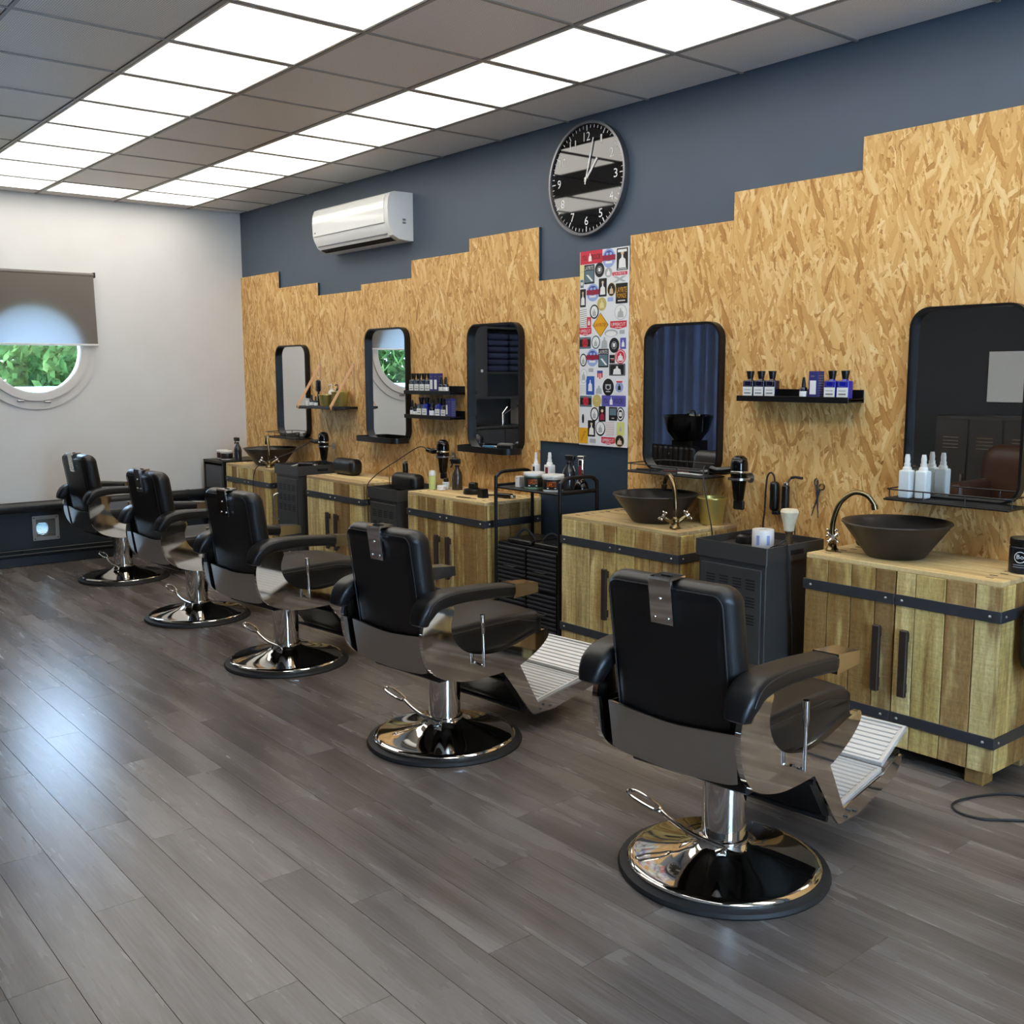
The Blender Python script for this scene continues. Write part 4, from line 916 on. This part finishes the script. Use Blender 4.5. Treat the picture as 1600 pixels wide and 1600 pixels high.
dryer(1.556, .942, 'glossy black hair dryer hung above the pedestal with curved handle', 'steel dryer ring below the strap shelf', [(1.34,-.18,.93), (1.28,-.26,.88), (1.22,-.475,.80), (1.15,-.50,.72), (1.13,-.505,.55), (1.12,-.51,.40)])
t = thing('hair_clipper', 'black corded clipper hanging on the strand board', 'clipper', (5.708, YO-.002, .925))
MB().rbox((0,-.024,0), (.042,.042,.14), .018, 3, 3, lambda x, y, z: (x*(1+.5*(z > 0)*(-z)) - .25*(z*z)*2, y, z)).build('body', BLACK, t)
MB().box(-.005, .03, -.040, -.008, -.085, -.068, .003).build('blade', BMETAL, t, 0)
MB().tube(smooth_path([(-.002,-.024,.068), (-.008,-.024,.095), (-.028,-.022,.108), (-.048,-.020,.085), (-.056,-.018,.02), (-.060,-.018,-.08), (-.066,-.018,-.15), (-.064,-.012,-.30)], 6), .0042, 8).build('cord', RUBBER, t)
t = thing('beard_trimmer', 'slim black trimmer hanging from a steel hook', 'trimmer', (5.765, YO-.002, .925))
MB().box(-.015, .015, -.034, -.006, -.07, .055, .005).build('body', BLACK, t, 0); MB().box(-.010, .012, -.028, -.010, .055, .068, .002).build('clasp', STEEL, t, 0)
MB().tube([(.004,-.018,.066), (.022,-.02,.085), (.028,-.02,.092)], .006, 8).build('swivel', STEEL, t); MB().tube([(.028,-.02,.092), (.050,-.02,.097), (.088,-.018,.094)], .0065, 10).build('hook_arm', RUBBER, t)
MB().tube(smooth_path([(.012,-.02,-.07), (.03,-.02,-.05), (.045,-.02,-.09), (.055,-.018,-.15), (.056,-.01,-.30)], 5), .003, 6).build('cord', RUBBER, t)
t = thing('scissors', 'dark scissors hanging from a nail on the strand board', 'scissors', (5.925, YO-.003, .935))
MB().tube([(-.006,-.004,.055), (.001,-.004,.0), (-.028,-.004,-.085)], [.006,.005,.0016], 8, False, None, .5).build('blade', IRON, t); MB().tube([(.014,-.007,.040), (.002,-.007,.0), (.010,-.007,-.09)], [.005,.005,.0016], 8, False, None, .5).build('blade', IRON, t)
MB().tube([(.024+.013*math.cos(a), -.007, .052+.013*math.sin(a)) for a in [R(20*k) for k in range(18)]], .0032, 8, True).build('finger_ring', BRONZE, t)
MB().tube([(-.008+.009*math.cos(a), -.004, .070+.016*math.sin(a)) for a in [R(20*k) for k in range(18)]], .0035, 8, True).build('finger_ring', IRON, t)
MB().tube([(0,.001,.08), (0,-.016,.083)], .002, 6).build('nail', STEEL, t)

# ------------------------------------------------------------------ small things standing on furniture
def squeeze(x, y, z, label, h=.18, w=.050, m=WHITEP, group=None, rz=0, tagp=None):
    t = thing('spray_bottle', label, 'bottle', (x, y, z), rz, group)
    MB().rbox((0,0,h*.32), (w,w*.9,h*.64), w*.14, 2, 1).build('body', m, t); MB().lathe([(w*.38,h*.635), (w*.34,h*.70), (w*.26,h*.72), (w*.26,h*.80), (0,h*.80)], 16).build('neck', WHITEP, t); MB().lathe([(w*.20,h*.80), (w*.22,h*.90), (w*.16,h), (0,h)], 14).build('nozzle', WHITEP, t)
    if tagp: MB().rbox((0,-w*.46,h*.36), (w*.42,.003,h*.42), .001, 1, 1).build('label', tagp, t)
FROST = mat('frosted plastic', (214,222,222), .3, vary=.04)
squeeze(6.412, -.125, Z1+.0005, 'frosted white bottle standing on the mirror tray, nearer to the ledge', .178, .050, FROST); squeeze(6.472, -.105, Z1+.0005, 'frosted white bottle standing on the mirror tray, nearer to the glass', .178, .050, FROST)
squeeze(4.188, -.205, .8665, 'slim white bottle with dark band behind the tubs', .185, .036, WHITEP, None, 0, BLACK); squeeze(4.300, -.200, .8665, 'white bottle with a small clipper picture behind the tubs', .190, .050, WHITEP, None, 0, mat('maroon print', (110,30,44), .5))
def trigger(x, y, z, m, label, h=.2, r=.034, rz=0, mh=BLACK):
    t = thing('spray_bottle', label, 'bottle', (x, y, z), rz)
    MB().lathe([(0,.001), (r,.001), (r,h*.42), (r*.85,h*.54), (r*.36,h*.70), (r*.34,h*.74), (0,h*.74)], 24).build('body', m, t)
    MB().cyl((0,0,0), r*.42, h*.72, h*.78, 14).rbox((-r*.3,0,h*.90), (r*1.9,r*.62,h*.17), r*.2, 2, 1).tube([(-r*1.15,0,h*.93), (-r*1.45,0,h*.93)], r*.2, 8).build('spray_head', mh, t)
    MB().tube(smooth_path([(-r*.9,0,h*.86), (-r*1.0,0,h*.78), (-r*1.25,0,h*.70)], 4), r*.14, 8).build('trigger', mh, t)
    return t
SMOKE = mat('smoked brown plastic', (62,54,46), .15, vary=.1, coat=.3); SMOKG = mat('smoked grey plastic', (46,48,52), .15, vary=.1, coat=.3)
trigger(3.395, -.180, CH_+.001, SMOKE, 'brown translucent spray bottle on the cabinet', .200, .034, 30); b_ = trigger(4.458, -.200, .8665, SMOKG, 'smoked black spray bottle with a white mark on the trolley', .190, .036, 180)
MB().tube([(-.012,-.0355,.095), (0,-.0355,.122), (.012,-.0355,.095)], .003, 6, True).build('mark', WHITEL, b_)
trigger(.430, -.300, .7755, SMOKG, 'clear grey spray bottle with black head in the corner', .195, .033, 10)
def tub(x, y, z, r, h, label, band, txt=None, group=None, trim=None):
    t = thing('product_tub', label, 'tub', (x, y, z), 0, group); b_ = MB().lathe([(0,.0), (r*.88,.0), (r*.90,.004), (r*.96,h*.80), (0,h*.80)], 40).build('tub', trim or WHITEP, t)
    MB().lathe([(0,h*.80), (r*1.0,h*.80), (r*1.02,h*.82), (r*1.02,h*.97), (r*.99,h), (0,h)], 40).build('lid', WHITEP, t)
    MB().lathe([(r*.908,h*.12), (r*.915,h*.13), (r*.962,h*.72), (r*.955,h*.73)], 40).build('label', band, t)
    a0 = math.atan2(-4.01-y, 8.61-x)-.15
    if txt: drum_text(MB(), txt, r*.985, h*.46, .88, h*.30, a0).build('lettering', ORANGE, t, 0); drum_text(MB(), '-', r*.98, h*.22, .9, h*.05, a0).build('lettering', WHITEL, t, 0)
    return t
LAB = mat('dark tub label', (34,28,26), .4); LABG = mat('dark green tub label', (30,40,30), .4); TRG = mat('pale green tub', (130,160,128), .4)
tub(4.325, -.335, .8665, .060, .090, 'white tub with pale green base and orange lettering on the trolley', LABG, 'SUAVECITO', None, TRG); tub(4.492, -.345, .8665, .060, .090, 'white tub with dark red label and orange lettering on the trolley', LAB, 'SUAVECITO')
carton(4.212, -.345, .8665, .034, .040, .060, 'small white carton beside the tubs', None, WHITEP, False)
tub(.185, -.330, .7755, .050, .075, 'white tub with a dark picture label in the corner by the white wall', mat('maroon tub label', (70,40,40), .5)); tub(.305, -.345, .7755, .055, .075, 'white tub with a black label in the corner by the white wall', LAB)
t = thing('clipper_dock', 'chrome and maroon clipper standing in a charging dock on the trolley', 'clipper', (4.574, -.215, .8665), 20)
MB().lathe([(0,0), (.042,0), (.042,.012), (.034,.04), (.020,.058), (0,.058)], 24).build('dock', GLOSSB, t); cp = MB().rbox((0,.004,.112), (.034,.034,.125), .012, 3, 2).build('clipper_body', CHROME, t); MB().rbox((0,-.014,.098), (.022,.006,.075), .002, 1, 1).build('grip', bpy.data.materials['maroon print'], cp); MB().box(-.019, .019, -.012, .018, .172, .188, .002).build('blade', STEEL, cp, 0)
t = thing('hair_can', 'pale green spray can with white cap on the cabinet', 'can', (3.272, -.285, CH_+.0005)); MB().lathe([(0,0), (.022,0), (.0225,.004), (.0225,.090), (.016,.104), (0,.104)], 22).build('can', GREENP, t); MB().lathe([(0,.088), (.0228,.088), (.0228,.104), (.016,.120), (0,.122)], 22).build('cap', WHITEP, t)
t = thing('jar', 'small clear jar with black lid on the cabinet', 'jar', (3.308, -.205, CH_+.0005)); MB().cyl((0,0,0), .024, 0, .045, 20, None, .003).build('jar_body', FROST, t); MB().cyl((0,0,0), .016, .045, .068, 18, None, .002).build('lid', BLACK, t)
t = thing('jar', 'flat white jar on the cabinet beside the brown spray bottle', 'jar', (3.345, -.265, CH_+.0005)); MB().cyl((0,0,0), .030, 0, .022, 24, None, .003).build('jar_body', WHITEP, t); MB().cyl((0,0,0), .0305, .022, .030, 24, None, .002).build('lid', WHITEP, t)
t = thing('clipper_dock', 'wide black charging dock in the middle of the cabinet', 'dock', (3.635, -.235, CH_+.0005), 10)
MB().lathe([(0,0), (.062,0), (.064,.008), (.056,.030), (.030,.036), (0,.036)], 28).build('dock', BLACK, t); MB().rbox((.0,0,.048), (.055,.040,.045), .012, 2, 1).build('cradle', BLACK, t)
t = thing('clipper_dock', 'small black charging block near the cabinet corner', 'dock', (3.835, -.315, CH_+.0005)); MB().prism([(-.026,0), (.026,0), (.018,.052), (-.018,.052)], -.022, .022, 'y').build('block', BLACK, t, 20)
t = thing('hair_clipper', 'black clipper with cord lying at the back of the cabinet', 'clipper', (3.925, -.225, CH_+.0005), 12); MB().rbox((0,0,.014), (.12,.038,.028), .012, 2, 2).build('body', GLOSSB, t); MB().box(.058, .074, -.016, .016, .004, .020, .002).build('blade', STEEL, t, 0); MB().tube(smooth_path([(-.058,0,.012), (-.10,.02,.006), (-.14,-.01,.005), (-.17,.03,.005), (-.12,.06,.005)], 5), .003, 6).build('cord', RUBBER, t)
t = thing('comb', 'thin black tail comb lying at the cabinet edge', 'comb', (3.775, -.40, CH_+.0005), 8); MB().box(-.075, .03, -.005, .005, 0, .003).tube([(.03,0,.002), (.09,0,.002)], .0018, 6).build('spine', BLACK, t, 0)
mb = MB()
for k in range(20): mb.box(-.073+.005*k, -.071+.005*k, .005, .018, 0, .003)
mb.build('teeth', BLACK, t, 0)['kind'] = 'stuff'
def headrest(x, y, z, rz, label):
    t = thing('headrest', label, 'headrest', (x, y, z), rz, 'loose black headrests'); MB().rbox((0,0,.060), (.285,.105,.120), .04, 4, 3).build('cushion', LEATHER, t)
    MB().tube([(-.140,-.054,.03), (-.140,-.054,.09)], .0022, 6).build('piping', SEAM, t); MB().box(-.02, .02, .052, .062, .010, .075, .002).build('post_plate', STEEL, t, 0)
headrest(2.080, -.205, CH_+.0005, 0, 'black leather headrest lying on the bare cabinet top'); headrest(2.955, -.262, T3Z, 0, 'black leather headrest standing on the plain pedestal tray')
t = thing('hair_clipper', 'black clipper standing behind the headrest on the pedestal tray', 'clipper', (2.812, -.185, T3Z)); MB().rbox((0,0,.088), (.034,.034,.176), .011, 2, 2).build('body', BLACK, t); MB().box(-.014, .014, -.012, .012, .174, .190, .002).build('blade', STEEL, t, 0)
t = thing('paper_roll', 'white neck paper roll on the pedestal tray', 'paper roll', (5.905, -.385, T1Z)); MB().lathe([(.018,0), (.046,0), (.047,.002), (.047,.078), (.046,.080), (.018,.080), (.018,0)], 36).build('roll', WHITEP, t)
a0 = math.atan2(-4.01+.385, 8.61-5.905); pr = MB()
for da in (-.62, .34): pr.add([(.0475*math.cos(a0+da+q), .0475*math.sin(a0+da+q), zz) for q in (0,.1,.2,.3) for zz in (.016,.058)], [(0,2,3,1), (2,4,5,3), (4,6,7,5)])
pr.build('blue_print', mat('pale blue print', (150,164,214), .5), t, 0)
t = thing('shaving_brush', 'cream shaving brush with dark handle on the pedestal tray', 'brush', (5.945, -.255, T1Z)); MB().lathe([(0,0), (.018,0), (.019,.01), (.014,.035), (.018,.060), (.023,.066), (0,.066)], 22).build('handle', mat('horn handle', (92,74,50), .3, vary=.3), t); MB().lathe([(.022,.064), (.025,.09), (.040,.148), (.034,.160), (0,.164)], 26).build('bristles', BRISTLE, t)
t = thing('clipper_dock', 'round black charging base in the pedestal tray', 'dock', (5.775, -.335, T1Z)); MB().lathe([(0,0), (.046,0), (.046,.008), (.040,.030), (.026,.038), (.024,.026), (0,.026)], 28).build('dock', BLACK, t)
t = thing('power_cord', 'tangle of black cable hanging over the pedestal tray edge', 'cable', (5.99, -.42, T1Z)); MB().tube(smooth_path([(.0,.10,.005), (.03,.05,.012), (-.02,.0,.006), (.03,-.03,.03), (.058,.0,.052), (.073,-.01,.036), (.078,.0,-.05), (.080,.01,-.16), (.085,.02,-.28), (.082,.04,-.45)], 6), .0035, 7).tube(smooth_path([(.02,.06,.004), (.045,.0,.03), (.03,-.05,.020), (.0,-.02,.006)], 5), .0035, 7).build('cord', RUBBER, t)
t = thing('comb', 'dark comb lying across the pedestal tray', 'comb', (5.80, -.46, T1Z+.0005), 5); MB().box(-.08, .08, -.006, .006, 0, .004).build('spine', BLACK, t, 0); mb = MB()
for k in range(30): mb.box(-.078+.0053*k, -.0755+.0053*k, .006, .024, 0, .004)
mb.build('teeth', BLACK, t, 0)['kind'] = 'stuff'
t = thing('speaker', 'small black speaker between the bowl and its tap', 'speaker', (6.262, -.115, CH_+.0005), 20); MB().rbox((0,0,.052), (.125,.075,.104), .02, 3, 2).build('case', BLACK, t); MB().lathe([(0,0), (.030,0), (.034,.004), (.034,.006), (0,.003)], 20, (0,0,0), Matrix.Translation((.02,-.036,.052)) @ Matrix.Rotation(R(90), 4, 'X')).build('grille', RUBBER, t)
t = thing('product_jar', 'black jar with white round emblem at the end of the cabinet', 'jar', (6.935, -.215, CH_+.0005)); MB().cyl((0,0,0), .048, 0, .100, 32, None, .004).build('jar_body', mat('dark blue black jar', (18,20,30), .25), t); MB().cyl((0,0,0), .0475, .101, .130, 32, None, .003).build('lid', BLACK, t)
a0 = math.atan2(-4.01+.215, 8.61-6.935)-.2; em = MB()
for k in range(24):
    q0, q1 = R(15*k), R(15*k+15)
    em.add([(.0486*math.cos(a0+rr_*math.cos(q)/.0486), .0486*math.sin(a0+rr_*math.cos(q)/.0486), .062+rr_*math.sin(q)) for rr_, q in ((.021,q0), (.021,q1), (.0185,q1), (.0185,q0))], [(0,1,2,3)])
em.build('emblem', WHITEL, t, 0); drum_text(MB(), 'Bo', .0487, .064, .5, .016, a0).build('lettering', WHITEL, t, 0)
ln = MB()
for z in (.032, .024): ln.add([(.0486*math.cos(a0+q), .0486*math.sin(a0+q), zz) for q in (-.5,-.25,0,.25,.5) for zz in (z, z+.003)], [(0,2,3,1), (2,4,5,3), (4,6,7,5), (6,8,9,7)])
ln.build('print', PRINT, t, 0)
t = thing('black_bag', 'soft black bag hanging beside the bowl cabinet', 'bag', (7.085, -.30, .42)); MB().rbox((0,0,.135), (.19,.16,.27), .07, 4, 3).build('bag_body', mat('black nylon', (12,12,13), .7), t); MB().tube(smooth_path([(-.05,.0,.25), (-.045,.08,.33), (0,.20,.40), (.045,.08,.33), (.05,.0,.25)], 6), .008, 8).build('strap', BLACK, t); MB().tube([(0,.20,.40), (0,.285,.40)], .005, 8).build('wall_hook', STEEL, t)
t = thing('power_cord', 'black cable looped on the floor beside the bowl cabinet', 'cable', (0,0,0)); MB().tube(smooth_path([(7.55,-.36,.005), (7.25,-.38,.005), (7.06,-.41,.005), (6.985,-.50,.005), (6.945,-.64,.005), (6.985,-.71,.005), (7.07,-.705,.005), (7.15,-.63,.005), (7.26,-.55,.005), (7.55,-.50,.005)], 8), .0045, 8).build('cord', RUBBER, t)
# on the mirror trays
def comb(x, y, z, L, m, label, rz=0):
    t = thing('comb', label, 'comb', (x, y, z), rz); MB().box(-L/2, L/2, -.006, .006, 0, .006, .001).build('spine', m, t, 0); mb = MB(); n = int(L/.006)
    for k in range(n): mb.box(-L/2+.006*k, -L/2+.0025+.006*k, .006, .026, .001, .004)
    mb.build('teeth', m, t, 0)['kind'] = 'stuff'
comb(4.965, -.115, Z2+.0005, .15, BLACK, 'black comb on the mirror tray above the bowl', -3); comb(5.125, -.075, Z2+.0005, .16, mat('tortoise plastic', (92,44,34), .35), 'brown comb on the mirror tray above the bowl', 4); comb(5.255, -.125, Z2+.0005, .15, WHITEP, 'white comb on the mirror tray above the bowl', -4)
t = thing('hair_brush', 'light blue handled brush on the rounded mirror tray', 'brush', (3.455, -.105, Z3+.0005), -12); MB().tube([(-.07,0,.011), (.02,0,.012), (.05,0,.012)], [.009,.011,.008], 10).build('handle', LBLUE, t); MB().rbox((.085,0,.012), (.075,.030,.022), .008, 2, 1).build('brush_head', WHITEP, t)
t = thing('hair_brush', 'blue and white brush lying behind on the rounded mirror tray', 'brush', (3.600, -.065, Z3+.0005), 18); MB().tube([(-.06,0,.010), (.05,0,.012)], [.008,.010], 10).build('handle', LBLUE, t); MB().rbox((.080,0,.012), (.06,.028,.022), .007, 2, 1).build('brush_head', LBLUE, t)
t = thing('hair_clipper', 'black clipper lying on the rounded mirror tray', 'clipper', (3.775, -.090, Z3+.0005), 10); MB().rbox((0,0,.030), (.13,.045,.060), .02, 3, 2).build('body', BLACK, t); MB().box(-.082, -.062, -.018, .018, .014, .040, .002).build('blade', STEEL, t, 0)
t = thing('power_cord', 'coiled black cable on the wire tray by the white wall', 'cable', (1.05, -.10, Z5+.002)); MB().tube([(.09*math.cos(R(k*12))*(1-.006*k % .3), .035*math.sin(R(k*12)), .006+.0011*k % .035) for k in range(90)], .0036, 6).build('cord', RUBBER, t)
t = thing('hair_clipper', 'black clipper lying in the pedestal tray under the strap shelf', 'clipper', (1.64, -.30, T4Z), 25); MB().rbox((0,0,.022), (.15,.044,.044), .014, 2, 2).build('body', BLACK, t); MB().box(.074, .09, -.018, .018, .008, .032, .002).build('blade', STEEL, t, 0)
t = thing('power_cord', 'pale grey cable coiled in the pedestal tray', 'cable', (1.535, -.36, T4Z)); MB().tube(smooth_path([(-.05,0,.006), (-.02,.03,.018), (.03,.03,.028), (.05,0,.022), (.02,-.03,.010), (-.03,-.02,.006)], 5), .004, 7, True).build('cord', mat('grey cable', (170,168,162), .5), t)

# ------------------------------------------------------------------ the far side of the room, seen in the mirrors
t = thing('curtain', 'navy curtain hanging on the dark wall opposite the mirrors', 'curtain', (1.15, YB+.12, 0)); v = []; f = []; n = 150
for i in range(n+1):
    x = -1.1+2.2*i/n; y = .045*math.sin(i*.62)+.02*math.sin(i*.23)
    v += [(x, y, .03), (x, y*.9, 1.3), (x, y*.8, 2.55), (x, y+.004, .03), (x, y*.9+.004, 1.3), (x, y*.8+.004, 2.55)]
for i in range(n):
    a, b = 6*i, 6*i+6
    for k in (0, 1): f += [(a+k, b+k, b+k+1, a+k+1), (a+k+3, a+k+4, b+k+4, b+k+3)]
MB().add(v, f).build('cloth', mat('navy curtain cloth', (98,118,160), .85, vary=.25, vs=6), t, 60); MB().tube([(-1.14,0,2.57), (1.14,0,2.57)], .014, 10).build('rod', BMETAL, t)
t = thing('wash_chair', 'black wash chair with channelled back before the curtain', 'chair', (1.62, -3.75, 0)); MB().rbox((0,.15,.40), (.56,.50,.14), .05, 3, 2).build('seat', LEATHER, t); bk = MB()
for k in range(9): bk.rbox((-.28+.07*k,-.14,.60), (.074,.12,.34), .034, 3, 1)
bk.build('backrest', LEATHER, t)
for s_ in (-1, 1): MB().rbox((s_*.36,.08,.46), (.10,.56,.16), .045, 3, 1).build('armrest', LEATHER, t)
MB().box(-.30, .30, -.12, .36, 0, .33, .01).build('base', BMETAL, t, 0)
t = thing('wash_basin', 'black hair wash basin behind the channelled chair', 'sink', (1.50, -4.25, 0)); MB().box(-.14, .14, -.16, .10, 0, .80, .01).build('pedestal', BMETAL, t, 0)
MB().lathe([(0,.80), (.14,.80), (.22,.90), (.26,1.05), (.25,1.06), (.21,.93), (.10,.84), (0,.83)], 36).build('basin', GLOSSB, t); MB().tube(smooth_path([(0,-.12,.85), (0,-.12,1.05), (0,-.06,1.11), (0,.0,1.07)], 5), .013, 10).build('tap', CHROME, t)
t = thing('lockers', 'dark grey metal lockers with louvred doors opposite the mirrors', 'locker', (4.58, YB+.23, 0)); MB().box(-.60, .60, -.22, .20, 0, 1.12, .004).build('case', GREYM, t, 0)
for k in range(4):
    x = -.45+.30*k; dr = MB().box(x-.142, x+.142, .20, .212, .03, 1.09, .003).build('door', GREYM, t, 0)
    for q in range(4): MB().box(x-.07, x+.07, .212, .218, .93-.03*q, .938-.03*q).build('louvre', STEEL, dr, 0)
    MB().box(x+.10, x+.12, .212, .225, .55, .62, .002).build('handle', STEEL, dr, 0)
t = thing('white_board', 'white panel with a small dark emblem above the lockers', 'board', (4.80, YB+.002, 1.45)); MB().box(-.58, .58, 0, .02, -.22, .22, .003).build('panel', WHITEP, t, 0); MB().tube([(-.16,.02,.10), (-.16,.023,.10)], .022, 16).build('emblem', BLACK, t)
t = thing('tub_armchair', 'brown leather tub armchair in the waiting area', 'armchair', (4.90, -4.15, 0), 0)
MB().rbox((0,-.28,.58), (.74,.17,.66), .16, 5, 3).build('backrest', BROWN, t); MB().rbox((0,.0,.38), (.52,.52,.18), .05, 3, 2).build('seat', BROWN, t)
for s_ in (-1, 1): MB().rbox((s_*.31,.02,.46), (.12,.56,.34), .055, 4, 2).build('armrest', BROWN, t)
for x in (-.2, .2):
    for y in (-.18, .18): MB().tube([(x,y,0), (x*.9,y*.9,.30)], [.014,.02], 8).build('leg', WENGE, t)
t = thing('storage_unit', 'dark storage unit with open towel shelves beside the round window', 'cupboard', (.215, -2.85, 0)); UW = .56
MB().box(-.205, -.19, -UW, UW, 0, 2.4).box(-.205, .205, UW-.018, UW, 0, 2.4).box(-.205, .205, -UW, -UW+.018, 0, 2.4).build('carcass', GREYM, t, 0); MB().box(.19, .205, UW-.16, UW-.018, 1.25, 2.4).build('stile', GREYM, t, 0)
for z in (.03, .95, 1.25, 1.50, 1.95, 2.38): MB().box(-.19, .20, -UW+.018, UW-.018, z-.01, z+.01).build('shelf', GREYM, t, 0)
for k in range(3): MB().box(.19, .206, -UW+.02+.36*k, -UW+.37+.36*k, .05, .93, .003).build('door', GREYM, t, 0)
MB().tube([(.203,UW-.09,1.52), (.207,UW-.09,1.52)], .016, 10).build('switch', WHITEP, t)
for zb, n in ((1.5105, 6), (1.9605, 6)):
    for q in range(3):
        for k in range(n): o = MB().rbox((0,0,.032), (.34,.26,.062), .028, 3, 2).build('folded_towel', NAVYC); o.location = (.22, -3.20+.285*q, zb+.0635*k); tag(o, 'folded navy towel on the open storage shelves', 'towel', 'folded navy towels')
t = thing('mixer_tap', 'steel mixer tap on the storage unit counter', 'tap', (.28, -2.75, .961)); MB().cyl((0,0,0), .02, 0, .12, 16).tube([(0,0,.10), (.02,-.10,.16), (.03,-.20,.20)], .009, 8).tube([(0,0,.12), (.01,-.06,.19)], .006, 8).build('tap_body', CHROME, t)
t = thing('small_cooler', 'white cooler box with yellow diamond sticker on the counter', 'cooler', (.22, -3.20, .961)); MB().box(-.15, .15, -.17, .17, 0, .27, .006).build('case', WHITEP, t, 0); MB().prism([(.07,.18), (0,.25), (-.07,.18), (0,.11)], .1505, .152, 'x').build('sticker', SM['yellow'], t, 0)
